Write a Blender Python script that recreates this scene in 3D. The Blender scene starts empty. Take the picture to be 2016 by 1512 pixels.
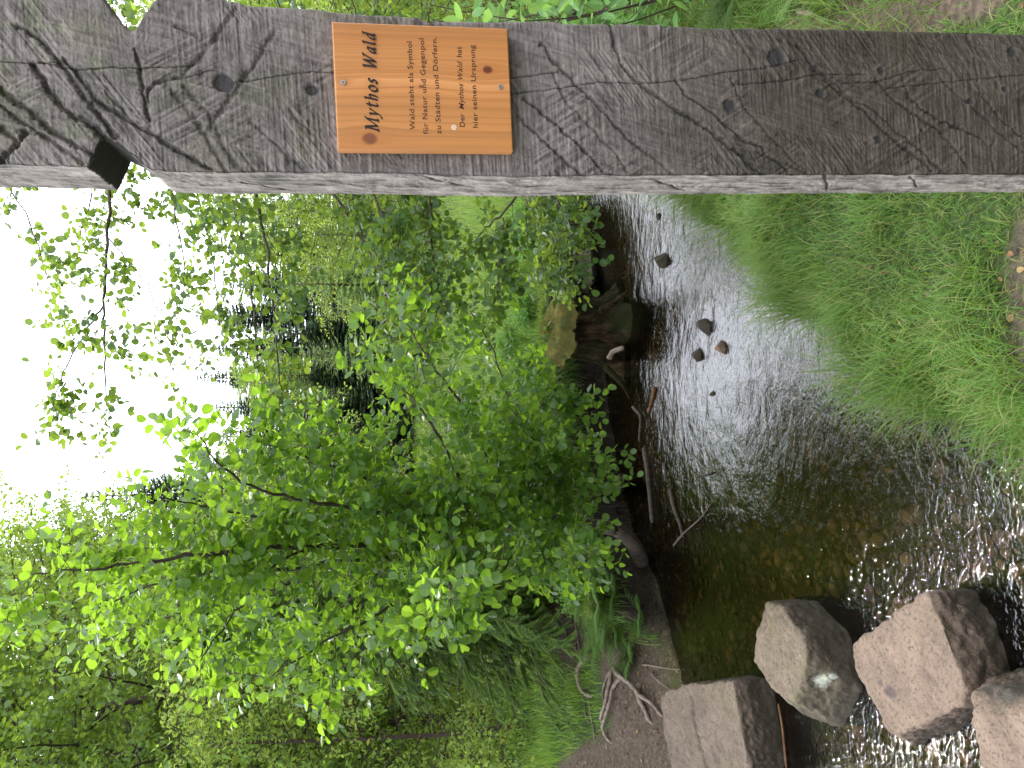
import bpy, bmesh, math, random
import numpy as np
from math import radians, sin, cos, pi, tan, atan2
from mathutils import Vector, Matrix

# ------------------------------------------------------------------ camera
C = bpy.context.scene.collection
sc = bpy.context.scene
TH = radians(10.0)
CAMZ = 2.0
F = 1456.0
cam = bpy.data.cameras.new('camera'); camo = bpy.data.objects.new('camera', cam); C.objects.link(camo)
cam.sensor_width = 36; cam.lens = 26; cam.clip_start = 0.05; cam.clip_end = 800
rx = Vector((0, -sin(TH), -cos(TH))); ry = Vector((1, 0, 0)); rz = rx.cross(ry)
camo.matrix_world = Matrix(((rx.x, ry.x, rz.x, 0), (rx.y, ry.y, rz.y, 0), (rx.z, ry.z, rz.z, CAMZ), (0, 0, 0, 1)))
sc.camera = camo
cam.dof.use_dof = False

# ------------------------------------------------------------------ world, sun, exposure
SUN_EL, SUN_AZ = radians(56), radians(-40)          # azimuth measured from +Y towards +X
sd = Vector((sin(SUN_AZ)*cos(SUN_EL), cos(SUN_AZ)*cos(SUN_EL), sin(SUN_EL)))
w = bpy.data.worlds.new("World"); sc.world = w; w.use_nodes = True
nt = w.node_tree; bg = nt.nodes['Background']
sky = nt.nodes.new('ShaderNodeTexSky'); sky.sky_type = 'NISHITA'; sky.sun_disc = False
sky.sun_elevation = SUN_EL; sky.sun_rotation = SUN_AZ
mx = nt.nodes.new('ShaderNodeMix'); mx.data_type = 'RGBA'; mx.inputs[0].default_value = 0.90
nt.links.new(sky.outputs[0], mx.inputs[6]); mx.inputs[7].default_value = (37.0, 38.5, 42.5, 1)   # bright white cloud cover
nt.links.new(mx.outputs[2], bg.inputs[0]); bg.inputs[1].default_value = 0.13
sl = bpy.data.lights.new('sun', 'SUN'); sl.energy = 4.6; sl.angle = radians(2.5); sl.color = (1, 0.95, 0.86)
so = bpy.data.objects.new('sun', sl); C.objects.link(so); so.rotation_euler = sd.to_track_quat('Z', 'Y').to_euler()
so.location = (0, 0, 30)
sc.view_settings.view_transform = 'Standard'; sc.view_settings.look = 'None'
sc.view_settings.exposure = -0.08; sc.view_settings.gamma = 1; sc.view_settings.use_curve_mapping = False
sc.render.engine = 'CYCLES'
cy = sc.cycles
cy.use_denoising = True; cy.max_bounces = 7; cy.transparent_max_bounces = 8; cy.diffuse_bounces = 3; cy.glossy_bounces = 3
cy.transmission_bounces = 4; cy.sample_clamp_indirect = 6; cy.caustics_reflective = False; cy.caustics_refractive = False
try: cy.denoising_prefilter = 'ACCURATE'
except Exception: pass

# ------------------------------------------------------------------ helpers: rays from the photograph's pixels
def ray(px, py):
    a = (756-py)/F; b = (px-1008)/F
    return np.array((a, cos(TH)-b*sin(TH), -sin(TH)-b*cos(TH)))
def PZ(px, py, z=0.0):
    d = ray(px, py); t = (z-CAMZ)/d[2]; return np.array((d[0]*t, d[1]*t, z))
def PY(px, py, y):
    d = ray(px, py); t = y/d[1]; return np.array((d[0]*t, y, CAMZ+d[2]*t))

# ------------------------------------------------------------------ numpy noise
def _h(ix, iy, iz, seed):
    n = (ix.astype(np.int64)*73856093) ^ (iy.astype(np.int64)*19349663) ^ (iz.astype(np.int64)*83492791) ^ (seed*2654435761 & 0x7fffffff)
    n = (n ^ (n >> 13)) * 1274126177 & 0xffffffff
    n = (n ^ (n >> 16)) * 2246822519 & 0xffffffff
    n = n ^ (n >> 15)
    return (n & 0xffffff)/float(0xffffff)
def vn(x, y, z=0, seed=0):
    x, y, z = np.broadcast_arrays(np.asarray(x, float), np.asarray(y, float), np.asarray(z, float))
    ix, iy, iz = np.floor(x), np.floor(y), np.floor(z)
    fx, fy, fz = x-ix, y-iy, z-iz
    fx, fy, fz = [f*f*(3-2*f) for f in (fx, fy, fz)]
    ix, iy, iz = ix.astype(np.int64), iy.astype(np.int64), iz.astype(np.int64)
    r = 0
    for dx in (0, 1):
        for dy in (0, 1):
            for dz in (0, 1):
                r = r + _h(ix+dx, iy+dy, iz+dz, seed)*(fx if dx else 1-fx)*(fy if dy else 1-fy)*(fz if dz else 1-fz)
    return r*2-1
def fbm(x, y, z=0, seed=0, oct=4):
    r = 0; a = 1.0; s = 0
    for o in range(oct):
        k = 2.03**o
        r = r + a*vn(np.asarray(x)*k, np.asarray(y)*k, np.asarray(z)*k, seed+o*17); s += a; a *= 0.5
    return r/s
def sstep(a, b, x):
    t = np.clip((x-a)/(b-a), 0, 1); return t*t*(3-2*t)
def lerp(a, b, t): return a+(b-a)*t

# ------------------------------------------------------------------ mesh making
def mesh_np(name, V, faces, mat, parent=None, smooth=True, attrs=None, uv=None):
    """faces: list of (n,k) int arrays"""
    me = bpy.data.meshes.new(name)
    V = np.asarray(V, np.float32)
    me.vertices.add(len(V)); me.vertices.foreach_set('co', V.ravel())
    tot = np.concatenate([np.full(len(f), f.shape[1], np.int32) for f in faces])
    idx = np.concatenate([np.asarray(f, np.int32).ravel() for f in faces])
    me.loops.add(len(idx)); me.loops.foreach_set('vertex_index', idx)
    me.polygons.add(len(tot))
    st = np.zeros(len(tot), np.int32); st[1:] = np.cumsum(tot)[:-1]
    me.polygons.foreach_set('loop_start', st)
    me.polygons.foreach_set('use_smooth', np.full(len(tot), smooth, bool))
    me.update(calc_edges=True)
    if attrs:
        for k, v in attrs.items():
            v = np.asarray(v, np.float32)
            if v.ndim == 1:
                a = me.attributes.new(k, 'FLOAT', 'POINT'); a.data.foreach_set('value', v)
            else:
                a = me.attributes.new(k, 'FLOAT_COLOR', 'POINT')
                c = np.ones((len(v), 4), np.float32); c[:, :3] = v; a.data.foreach_set('color', c.ravel())
    me.materials.append(mat)
    o = bpy.data.objects.new(name, me); C.objects.link(o)
    if parent is not None: o.parent = parent
    return o
def tag(o, label=None, cat=None, group=None, kind=None):
    if label: o['label'] = label
    if cat: o['category'] = cat
    if group: o['group'] = group
    if kind: o['kind'] = kind
    return o
def empty(name, loc, label, cat, group=None):
    o = bpy.data.objects.new(name, None); C.objects.link(o); o.location = tuple(float(v) for v in loc)
    o.empty_display_size = 0.1
    return tag(o, label, cat, group)
def copy_tree(o, parent=None):
    c = o.copy(); C.objects.link(c)
    if parent is not None: c.parent = parent
    for ch in list(o.children): copy_tree(ch, c)
    return c
def nrm(v):
    v = np.asarray(v, float); return v/np.maximum(np.linalg.norm(v, axis=-1, keepdims=True), 1e-9)

# ------------------------------------------------------------------ materials
class M:
    def __init__(s, name):
        s.m = bpy.data.materials.new(name); s.m.use_nodes = True; s.t = s.m.node_tree
        s.b = s.t.nodes['Principled BSDF']; s.out = s.t.nodes['Material Output']
    def n(s, typ, **kw):
        x = s.t.nodes.new('ShaderNode'+typ)
        for k, v in kw.items():
            if k.startswith('i_'):
                key = k[2:]; key = int(key) if key.isdigit() else key.replace('_', ' ')
                x.inputs[key].default_value = v
            else: setattr(x, k, v)
        return x
    def l(s, a, b): s.t.links.new(a, b)
    def ramp(s, fac, stops):
        r = s.n('ValToRGB'); e = r.color_ramp.elements
        while len(e) > 1: e.remove(e[0])
        e[0].position = stops[0][0]; e[0].color = (*stops[0][1], 1)
        for p, c in stops[1:]:
            k = e.new(p); k.color = (*c, 1)
        s.l(fac, r.inputs[0]); return r.outputs[0]
    def noise(s, scale, detail=4, rough=.55, vec=None, dist=0):
        x = s.n('TexNoise'); x.inputs['Scale'].default_value = scale; x.inputs['Detail'].default_value = detail
        x.inputs['Roughness'].default_value = rough; x.inputs['Distortion'].default_value = dist
        if vec is not None: s.l(vec, x.inputs['Vector'])
        return x.outputs['Fac']
    def mixc(s, f, a, b, mode='MIX'):
        x = s.n('Mix', data_type='RGBA', blend_type=mode)
        for src, i in ((f, 0), (a, 6), (b, 7)):
            if hasattr(src, 'is_linked') or hasattr(src, 'links'): s.l(src, x.inputs[i])
            elif i == 0: x.inputs[0].default_value = src
            else: x.inputs[i].default_value = (*src, 1)
        return x.outputs[2]
    def math(s, op, a, b=0.0):
        x = s.n('Math', operation=op)
        for src, i in ((a, 0), (b, 1)):
            if hasattr(src, 'links'): s.l(src, x.inputs[i])
            else: x.inputs[i].default_value = src
        return x.outputs[0]
    def bump(s, h, strength=.5, dist=.01, nxt=None):
        x = s.n('Bump'); x.inputs['Strength'].default_value = strength; x.inputs['Distance'].default_value = dist
        s.l(h, x.inputs['Height'])
        if nxt is not None: s.l(nxt, x.inputs['Normal'])
        return x.outputs[0]
    def attr(s, name):
        x = s.n('Attribute'); x.attribute_name = name; return x
    def obj(s): return s.n('TexCoord').outputs['Object']
    def rand(s): return s.n('NewGeometry').outputs['Random Per Island']
    def mapv(s, vec, scale=(1, 1, 1), rot=(0, 0, 0)):
        x = s.n('Mapping'); x.inputs['Scale'].default_value = scale; x.inputs['Rotation'].default_value = rot
        s.l(vec, x.inputs['Vector']); return x.outputs[0]

def leaf_mat(name, cols, trans, tfac=.45, rough=.4, spec=.5, big=None):
    """cols: ramp of per-leaf colours, trans: colour of the light let through"""
    m = M(name); r = m.rand()
    col = m.ramp(r, [(i/(len(cols)-1), c) for i, c in enumerate(cols)])
    if big:
        nz = m.noise(big, 2, vec=m.obj())
        col = m.mixc(m.ramp(nz, [(.35, (0, 0, 0)), (.65, (1, 1, 1))]), col, m.mixc(1.0, col, (.72, .85, .95), 'MULTIPLY'))
    m.l(col, m.b.inputs['Base Color']); m.b.inputs['Roughness'].default_value = rough
    m.b.inputs['Specular IOR Level'].default_value = spec
    tr = m.n('BsdfTranslucent')
    tc = m.mixc(r, trans, tuple(v*.62 for v in trans)); m.l(tc, tr.inputs[0])
    ms = m.n('MixShader'); ms.inputs[0].default_value = tfac
    m.l(m.b.outputs[0], ms.inputs[1]); m.l(tr.outputs[0], ms.inputs[2]); m.l(ms.outputs[0], m.out.inputs[0])
    return m.m
ALDER = leaf_mat('alder_leaf', [(.025, .06, .014), (.05, .115, .018), (.075, .155, .02), (.035, .08, .018), (.10, .18, .028)], (.36, .60, .04), .50, .36, .42)
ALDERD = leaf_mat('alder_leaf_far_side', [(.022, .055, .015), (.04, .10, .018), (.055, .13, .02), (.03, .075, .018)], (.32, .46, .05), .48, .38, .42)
HAZEL = leaf_mat('light_leaf', [(.09, .18, .035), (.14, .25, .04), (.20, .30, .05), (.08, .15, .03), (.30, .30, .04)], (.52, .68, .10), .5, .45, .4)
WOODL = leaf_mat('woodland_leaf', [(.05, .10, .02), (.085, .16, .025), (.12, .21, .035), (.065, .13, .025)], (.40, .56, .06), .48, .42, .5)
BILB = leaf_mat('bilberry_leaf', [(.06, .16, .02), (.09, .22, .025), (.05, .13, .02), (.11, .24, .03)], (.25, .48, .04), .4, .4, .4)
BUSHL = leaf_mat('soft_bush_leaf', [(.09, .2, .05), (.12, .25, .07), (.08, .18, .045)], (.3, .5, .1), .4, .5, .35)
NEEDLE = leaf_mat('spruce_needle', [(.035, .065, .03), (.055, .095, .042), (.042, .075, .032)], (.14, .22, .07), .22, .5, .35, 1.2)
NEEDLEY = leaf_mat('young_spruce_needle', [(.02, .05, .015), (.05, .105, .02), (.15, .24, .04), (.03, .07, .018)], (.24, .36, .05), .3, .45, .4)
LARCH = leaf_mat('larch_needle', [(.12, .22, .06), (.17, .28, .08), (.10, .19, .05)], (.3, .42, .12), .35, .5, .3)
FERN = leaf_mat('fern_leaf', [(.05, .11, .02), (.075, .15, .025)], (.26, .42, .05), .4, .45, .4)
GRASS = leaf_mat('grass_blade', [(.035, .09, .015), (.06, .14, .02), (.09, .18, .028), (.05, .12, .018), (.11, .19, .035), (.08, .155, .022), (.19, .18, .07), (.13, .19, .045)], (.30, .42, .05), .32, .5, .22)
MEADOW = leaf_mat('meadow_blade', [(.12, .22, .04), (.16, .28, .05), (.20, .32, .07), (.24, .30, .10)], (.38, .5, .1), .35, .5, .3)
LITTER = leaf_mat('fallen_leaf', [(.10, .05, .02), (.16, .08, .03), (.22, .13, .05), (.07, .045, .02), (.24, .17, .06)], (.2, .1, .03), .15, .6, .3)

DROWN = leaf_mat('drowned_leaf', [(.05, .035, .015), (.10, .07, .025), (.18, .12, .04), (.04, .04, .02), (.26, .19, .07)], (.1, .07, .02), .05, .6, .3)
def bark_mat(name, c1, c2, sc_=18, bs=.5):
    m = M(name); o = m.obj(); v = m.mapv(o, (1, 1, .3))
    nz = m.noise(sc_, 6, .65, v); m.l(m.ramp(nz, [(.3, c1), (.7, c2)]), m.b.inputs['Base Color'])
    m.b.inputs['Roughness'].default_value = .85; m.b.inputs['Specular IOR Level'].default_value = .25
    m.l(m.bump(nz, bs, .01), m.b.inputs['Normal']); return m.m
BARK = bark_mat('alder_bark', (.03, .022, .018), (.10, .08, .06))
TWIG = bark_mat('twig_bark', (.035, .025, .02), (.09, .065, .05), 40, .2)
SBARK = bark_mat('spruce_bark', (.05, .032, .022), (.13, .09, .065))
ROOTM = bark_mat('root_bark', (.09, .065, .05), (.24, .19, .15), 30)
DRIFT = bark_mat('driftwood', (.022, .017, .013), (.09, .07, .055), 25)
DRIFTO = bark_mat('orange_driftwood', (.07, .035, .018), (.17, .085, .04), 25)

# ------------------------------------------------------------------ terrain
NEAR = np.array([(-60, -36), (-3, -1.4), (-1.3, .2), (-.5, 1.2), (-.34, 1.75), (-.26, 1.95), (-.14, 2.12), (-.09, 2.42), (.10, 2.8), (.28, 3.06), (.5, 3.52), (.82, 3.92), (1.27, 4.72), (1.55, 5.2), (2.2, 5.9), (3.5, 6.8), (6, 7.5), (60, 16)], float)
FAR = np.array([(-60, -24), (-5.5, 2.2), (-3.6, 3.5), (-2.9, 4.15), (-2.35, 4.5), (-1.9, 4.78), (-1.57, 5.1), (-1.2, 5.68), (-.75, 6.1), (-.2, 6.4), (.3, 6.55), (.85, 6.7), (1.4, 6.95), (1.75, 7.3), (2.2, 7.9), (3.4, 8.6), (6, 9.4), (60, 19)], float)
def poly_d(x, y, P):
    best = np.full(x.shape, 1e9)
    for (x0, y0), (x1, y1) in zip(P[:-1], P[1:]):
        dx, dy = x1-x0, y1-y0; L = dx*dx+dy*dy
        t = np.clip(((x-x0)*dx+(y-y0)*dy)/L, 0, 1)
        best = np.minimum(best, np.hypot(x-x0-t*dx, y-y0-t*dy))
    return best
POLY = np.concatenate([NEAR, FAR[::-1]])
def inside(x, y):
    c = np.zeros(x.shape, bool); n = len(POLY)
    for i in range(n):
        x0, y0 = POLY[i]; x1, y1 = POLY[(i+1) % n]
        if y0 == y1: continue
        c ^= ((y0 > y) != (y1 > y)) & (x < (x1-x0)*(y-y0)/(y1-y0)+x0)
    return c
def ground(x, y, full=False):
    x = np.asarray(x, float); y = np.asarray(y, float)
    jx = x+.05*vn(x*4, y*4, 0, 5); jy = y+.05*vn(x*4, y*4, 0, 6)
    dn = poly_d(jx, jy, NEAR); df = poly_d(jx, jy, FAR); ins = inside(jx, jy)
    hn = .27*sstep(0, .42, dn)+.02+.05*fbm(x*1.3, y*1.3, 0, 3, 3)*sstep(0, .6, dn)+.02*np.clip(dn, 0, 6)+.012*fbm(x*9, y*9, 0, 9, 3)
    s = sstep(-1.95, -1.6, x)
    H = lerp(.26, .44, s); W = lerp(.75, .10, s)
    hf = H*sstep(0, W, df)+.01+.028*np.clip(df, 0, 25)+.10*fbm(x*.8, y*.8, 0, 4, 3)*sstep(.2, 1.5, df)+.02*fbm(x*7, y*7, 0, 8, 3)
    hf = hf+lerp(.14, 0, s)*sstep(.5, 1.6, df)
    dd = np.minimum(dn, df)
    hb = -.05-.13*sstep(0, .35, dd)+.025*fbm(x*3, y*3, 0, 2, 3)
    h = np.where(ins, hb, np.where(dn < df, hn, hf))
    h = h+1.2*sstep(28, 90, y)*4
    if full: return h, ins, dn, df
    return h
def gz(x, y): return float(ground(np.array([x]), np.array([y]))[0])
def hit(px, py, up=0.0):
    d = ray(px, py); ts = np.arange(1.2, 30, .01)
    X = d[0]*ts; Y = d[1]*ts; Z = CAMZ+d[2]*ts
    k = np.argmax(Z < ground(X, Y)+up)
    return np.array((X[k], Y[k], Z[k]))

def axis(lo, hi, a, b, step, grow=1.09):
    c = list(np.arange(a, b, step)); s = step; v = c[-1]
    while v < hi: s *= grow; v += s; c.append(v)
    s = step; v = a; pre = []
    while v > lo: s *= grow; v -= s; pre.append(v)
    return np.array(pre[::-1]+c)
ax = axis(-150, 150, -3.6, 3.2, .03); ay = axis(-60, 260, 1.0, 8.0, .03)
GX, GY = np.meshgrid(ax, ay); gx, gy = GX.ravel(), GY.ravel()
h, ins, dn, df = ground(gx, gy, True)
nx_, ny_ = len(ax), len(ay)
ii = np.arange(nx_*ny_).reshape(ny_, nx_)
def gridfaces(ii): return np.stack([ii[:-1, :-1], ii[:-1, 1:], ii[1:, 1:], ii[1:, :-1]], -1).reshape(-1, 4)
def dirt_mask(x, y):
    """1 where the soil is bare"""
    h_, i_, n_, f_ = ground(x, y, True)
    nearside = n_ < f_
    a = sstep(.25, .7, fbm(x*3.2, y*3.2, 0, 31, 3)+.7*sstep(2.2, 1.5, y)*sstep(-.15, .35, x)-.10)
    b = sstep(.0, .3, fbm(x*2, y*2, 0, 37, 3)+1.1*sstep(.35, .0, np.abs((x-1.35)-(y-2.4)*.15))-.45)*(y < 3)
    near_ = np.maximum(a*.9, b)
    # trodden path and earth slope on the left bank
    pth = sstep(.36, .2, np.abs(x+2.6+.75*(y-5.0)+.12*vn(y*2, 0, 0, 3)))*sstep(4.0, 4.4, y)*sstep(8.5, 6.5, y)
    slope = sstep(-1.75, -1.95, x)*sstep(1.0, .7, f_)*sstep(-3.3, -2.9, x)
    cut = np.maximum(sstep(.16, .06, f_), sstep(.7, .4, np.hypot(x+1.98, y-6.35)))
    far_ = np.maximum(np.maximum(pth, slope), cut)
    return np.where(i_, 1.0, np.where(nearside, near_, far_))
dm = dirt_mask(gx, gy)
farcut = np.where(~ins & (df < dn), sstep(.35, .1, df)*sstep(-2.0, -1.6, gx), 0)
wet = np.where(ins, 1.0, sstep(.10, .0, h))
m = M('ground_soil'); o = m.obj()
n1 = m.noise(3, 6, .65, o); n2 = m.noise(38, 6, .7, o); n3 = m.noise(140, 3, .6, o)
soil = m.ramp(n2, [(.25, (.03, .024, .018)), (.5, (.075, .056, .04)), (.75, (.15, .115, .08))])
mossy = m.ramp(n2, [(.3, (.02, .035, .01)), (.6, (.045, .075, .018)), (.8, (.09, .11, .03))])
col = m.mixc(m.attr('dirt').outputs['Fac'], mossy, soil)
vo = m.n('TexVoronoi'); vo.inputs['Scale'].default_value = 26; m.l(m.mapv(o, (1, 1, 1)), vo.inputs['Vector'])
vo2 = m.n('TexVoronoi'); vo2.inputs['Scale'].default_value = 26; vo2.feature = 'DISTANCE_TO_EDGE'; m.l(m.mapv(o, (1, 1, 1)), vo2.inputs['Vector'])
peb = m.ramp(vo.outputs['Color'], [(0, (.03, .025, .014)), (.3, (.075, .06, .03)), (.5, (.15, .115, .055)), (.62, (.09, .08, .05)), (.8, (.24, .18, .09)), (1, (.05, .045, .028))])
peb = m.mixc(m.ramp(vo2.outputs[0], [(0, (0, 0, 0)), (.12, (1, 1, 1))]), (.02, .016, .01), peb)
peb = m.mixc(m.ramp(n1, [(.42, (0, 0, 0)), (.6, (1, 1, 1))]), peb, (.055, .055, .018))
col = m.mixc(m.attr('wet').outputs['Fac'], col, peb)
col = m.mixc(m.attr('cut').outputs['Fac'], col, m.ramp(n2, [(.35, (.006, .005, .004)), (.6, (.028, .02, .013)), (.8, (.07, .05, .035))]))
m.l(col, m.b.inputs['Base Color']); m.b.inputs['Roughness'].default_value = .9; m.b.inputs['Specular IOR Level'].default_value = .2
b1 = m.bump(n2, .8, .02); b2 = m.bump(n3, .5, .006, b1); b3 = m.bump(vo2.outputs[0], .35, .03, b2); m.l(b3, m.b.inputs['Normal'])
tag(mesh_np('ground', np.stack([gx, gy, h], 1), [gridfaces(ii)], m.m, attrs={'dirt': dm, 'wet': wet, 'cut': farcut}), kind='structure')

# ------------------------------------------------------------------ water: a rippled sheet lying in the stream bed
wx = axis(-60, 60, -3.4, 2.4, .022); wy = axis(-30, 24, 1.2, 7.4, .022)
WX, WY = np.meshgrid(wx, wy)
amp = .0035
wz = amp*(fbm(WX*7, WY*11, 0, 71, 3)+.5*fbm(WX*19+WY*6, WY*24, 0, 75, 2))
dW, insW, dnW, dfW = ground(WX.ravel(), WY.ravel(), True)
jj = np.arange(WX.size).reshape(WX.shape)
fc = gridfaces(jj); keep = (dW[fc] < .035).any(1); fc = fc[keep]
used = np.unique(fc); rm = -np.ones(WX.size, int); rm[used] = np.arange(len(used))
WV = np.stack([WX.ravel(), WY.ravel(), wz.ravel()], 1)[used]
m = M('stream_water'); o = m.obj()
fl = m.mapv(o, (1, 1.5, 1), (0, 0, radians(30)))
r1 = m.noise(13, 2, .5, fl, .6); r2 = m.noise(38, 2, .5, m.mapv(o, (1, 1.35, 1), (0, 0, radians(-15))), .8); r3 = m.noise(5, 2, .5, o)
hh = m.math('ADD', m.math('MULTIPLY', r1, 1.0), m.math('MULTIPLY', r2, .42))
wp = m.n('SeparateXYZ'); m.l(m.n('NewGeometry').outputs['Position'], wp.inputs[0])
rif = m.ramp(m.math('MULTIPLY', wp.outputs[1], .25), [(.60, (1, 1, 1)), (.84, (.42, .42, .42))])
fine = m.noise(75, 2, .5, m.mapv(o, (1, 1.2, 1), (0, 0, radians(50))))
hh = m.math('MULTIPLY', m.math('ADD', hh, m.math('MULTIPLY', fine, .22)), rif)
nb = m.bump(hh, 1.0, .0110)
fr = m.n('Fresnel'); fr.inputs[0].default_value = 1.75; m.l(nb, fr.inputs['Normal'])
gl = m.n('BsdfGlossy'); gl.inputs['Roughness'].default_value = .03; m.l(nb, gl.inputs['Normal']); gl.inputs['Color'].default_value = (1, 1, 1, 1)
tp = m.n('BsdfTransparent'); tp.inputs[0].default_value = (.56, .48, .32, 1)
ms = m.n('MixShader'); m.l(fr.outputs[0], ms.inputs[0]); m.l(tp.outputs[0], ms.inputs[1]); m.l(gl.outputs[0], ms.inputs[2]); m.l(ms.outputs[0], m.out.inputs[0])
tag(mesh_np('stream_water', WV, [rm[fc]], m.m), kind='structure')

# ------------------------------------------------------------------ carved wooden post
YF = 1.5; TK = 0.165
def zx(px, y=YF): return PY(px, 0, y)[2]
def edge(pts):
    a = np.array([PY(px, py, YF) for px, py in pts]); i = np.argsort(a[:, 2]); return a[i, 2], a[i, 0]
eL = edge([(-200, 321), (0, 323), (100, 326), (171, 329), (176, 322), (200, 266), (212, 272), (232, 281), (255, 299), (266, 306), (280, 322), (297, 335), (330, 338), (400, 338), (700, 340), (1000, 347), (1400, 344), (2016, 343), (2300, 343)])
eR = edge([(-200, -34), (0, -30), (190, -26), (205, 0), (225, 28), (250, 54), (259, 60), (268, 52), (285, 22), (302, 0), (318, -12), (400, -8), (470, 3), (486, 9), (600, 16), (700, 26), (822, 32), (838, 40), (1010, 41), (1090, 39), (1110, 45), (1300, 47), (1400, 53), (1560, 55), (1800, 60), (2016, 65), (2300, 68)])
zs = np.arange(.18, 2.98, .0019); NR = len(zs)
XL = np.interp(zs, *eL)+.0016*fbm(zs*25, 0, 0, 11, 4); XR = np.interp(zs, *eR)+.002*fbm(zs*22, 3, 0, 12, 4)
NF, NS, NB = 176, 80, 12
rows_x, rows_y, fcode = [], [], []
u = np.linspace(0, 1, NF)
# ring: front left->right, right side front->back, back right->left, left side back->front
tS = np.linspace(0, 1, NS+1)[1:]; tR = np.linspace(0, 1, 24)[1:]; tB = np.linspace(0, 1, NB)[1:]
RX = np.concatenate([XL[:, None]*(1-u)+XR[:, None]*u, np.repeat(XR[:, None], len(tR), 1), XR[:, None]*(1-tB)+XL[:, None]*tB, np.repeat(XL[:, None], NS-1, 1)], 1)
RY = np.concatenate([np.full((NR, NF), YF), YF+TK*np.repeat(tR[None], NR, 0), np.full((NR, len(tB)), YF+TK), YF+TK*(1-np.repeat(tS[None, :-1], NR, 0))], 1)
RZ = np.repeat(zs[:, None], RX.shape[1], 1)
code = np.concatenate([np.zeros(NF), np.ones(len(tR)), np.full(len(tB), 2), np.full(NS-1, 3)])[None].repeat(NR, 0)
front = code == 0
isL = code == 3
def z1(L): return [(x/2.88, y/2.88) for x, y in L]
def z3(L): return [(1000+x/1.984, y/1.984) for x, y in L]
def dist_poly(X, Z, pts, wob=0.003, seed=0):
    pp = np.array([PY(a, b, YF) for a, b in pts])[:, [0, 2]]
    Xw = X+wob*fbm(X*60, Z*60, 0, seed, 2); Zw = Z+wob*fbm(X*60, Z*60, 5, seed+3, 2)
    return poly_d(Xw, Zw, pp)
grooves = [(z1([(0, 500), (60, 550), (150, 620), (250, 700), (350, 780), (450, 840), (530, 880)]), .008, 1), (z1([(0, 600), (100, 670), (200, 740), (300, 800), (380, 860), (470, 930)]), .006, .8),
 (z1([(100, 140), (200, 210), (290, 290), (350, 370), (400, 430), (460, 520), (520, 600), (580, 680), (650, 770)]), .007, 1), (z1([(190, 360), (230, 430), (270, 510), (340, 590), (430, 660), (520, 720), (580, 765)]), .008, 1.1),
 (z1([(360, 330), (430, 410), (490, 490), (540, 570), (640, 630), (720, 670), (820, 730), (920, 800), (1020, 860), (1120, 920), (1200, 960)]), .007, 1), (z1([(770, 270), (800, 420), (800, 520), (830, 620), (850, 690)]), .005, .8),
 (z1([(1040, 440), (950, 450), (880, 470), (850, 510), (830, 580)]), .0045, .7), (z1([(0, 730), (80, 800)]), .007, .9), (z1([(150, 750), (60, 850), (0, 910)]), .009, 1.2),
 (z1([(1340, 40), (1200, 250), (1050, 420)]), .008, .5), (z1([(1560, 190), (1400, 420), (1180, 730)]), .008, .55), (z1([(950, 480), (1100, 660), (1280, 960)]), .010, .45), (z1([(1050, 490), (1180, 640), (1330, 940)]), .008, .4),
 (z1([(1640, 620), (1780, 760)]), .006, .4), (z1([(1000, 150), (1120, 200)]), .005, .6), (z1([(600, 520), (680, 610), (740, 680)]), .005, .5), (z1([(1420, 690), (1600, 850), (1720, 960)]), .007, .4),
 (z3([(130, 170), (190, 250), (280, 340), (370, 430), (450, 520), (520, 580)]), .006, .8), (z3([(400, 90), (425, 180), (440, 250), (520, 330), (640, 410), (760, 490), (860, 560), (930, 620), (1000, 680)]), .0055, .8),
 (z3([(660, 310), (700, 370), (800, 440), (900, 530), (1000, 590), (1100, 670)]), .005, .8), (z3([(60, 380), (160, 460), (250, 540), (330, 620), (370, 670)]), .005, .8), (z3([(40, 460), (130, 540), (220, 620), (290, 680)]), .005, .7),
 (z3([(180, 290), (230, 400), (330, 500), (420, 600), (470, 670)]), .006, .4), (z3([(1140, 180), (1200, 270), (1300, 360), (1400, 440), (1500, 540), (1600, 620), (1660, 670)]), .006, .9), (z3([(1200, 260), (1330, 370), (1450, 450), (1560, 545), (1700, 670)]), .0045, .7),
 (z3([(1440, 310), (1500, 380), (1600, 450), (1700, 520), (1760, 600), (1800, 650)]), .005, .8), (z3([(1540, 300), (1560, 360), (1640, 440), (1760, 500), (1860, 550)]), .005, .8), (z3([(1800, 130), (1830, 230), (1850, 370), (1930, 470), (2016, 540)]), .004, .8),
 (z3([(1700, 310), (1800, 400), (1900, 500), (2016, 590)]), .004, .6), (z3([(500, 560), (600, 640), (660, 690)]), .006, .4), (z3([(870, 310), (930, 420), (1010, 520), (1160, 660)]), .005, .4), (z3([(1900, 540), (1890, 620), (1900, 660)]), .004, .5), (z3([(980, 600), (1100, 640), (1180, 690)]), .005, .4)]
cracks = [z1([(220, 350), (440, 390), (640, 380), (850, 380), (1000, 378), (1100, 365)]), z1([(1320, 465), (1500, 440), (1700, 410), (1900, 405)]), z1([(1040, 440), (1130, 420), (1220, 395)]), z3([(-10, 305), (200, 280)]), z3([(0, 367), (200, 345), (360, 320), (520, 325), (700, 310), (850, 280), (1000, 265), (1130, 235)]),
 z3([(900, 330), (1080, 315), (1200, 290), (1400, 290)]), z3([(1300, 325), (1450, 318), (1560, 280), (1700, 265)]), z3([(1480, 345), (1700, 320), (1900, 300), (2100, 288)]), z1([(0, 345), (200, 360), (330, 350)])]
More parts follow.
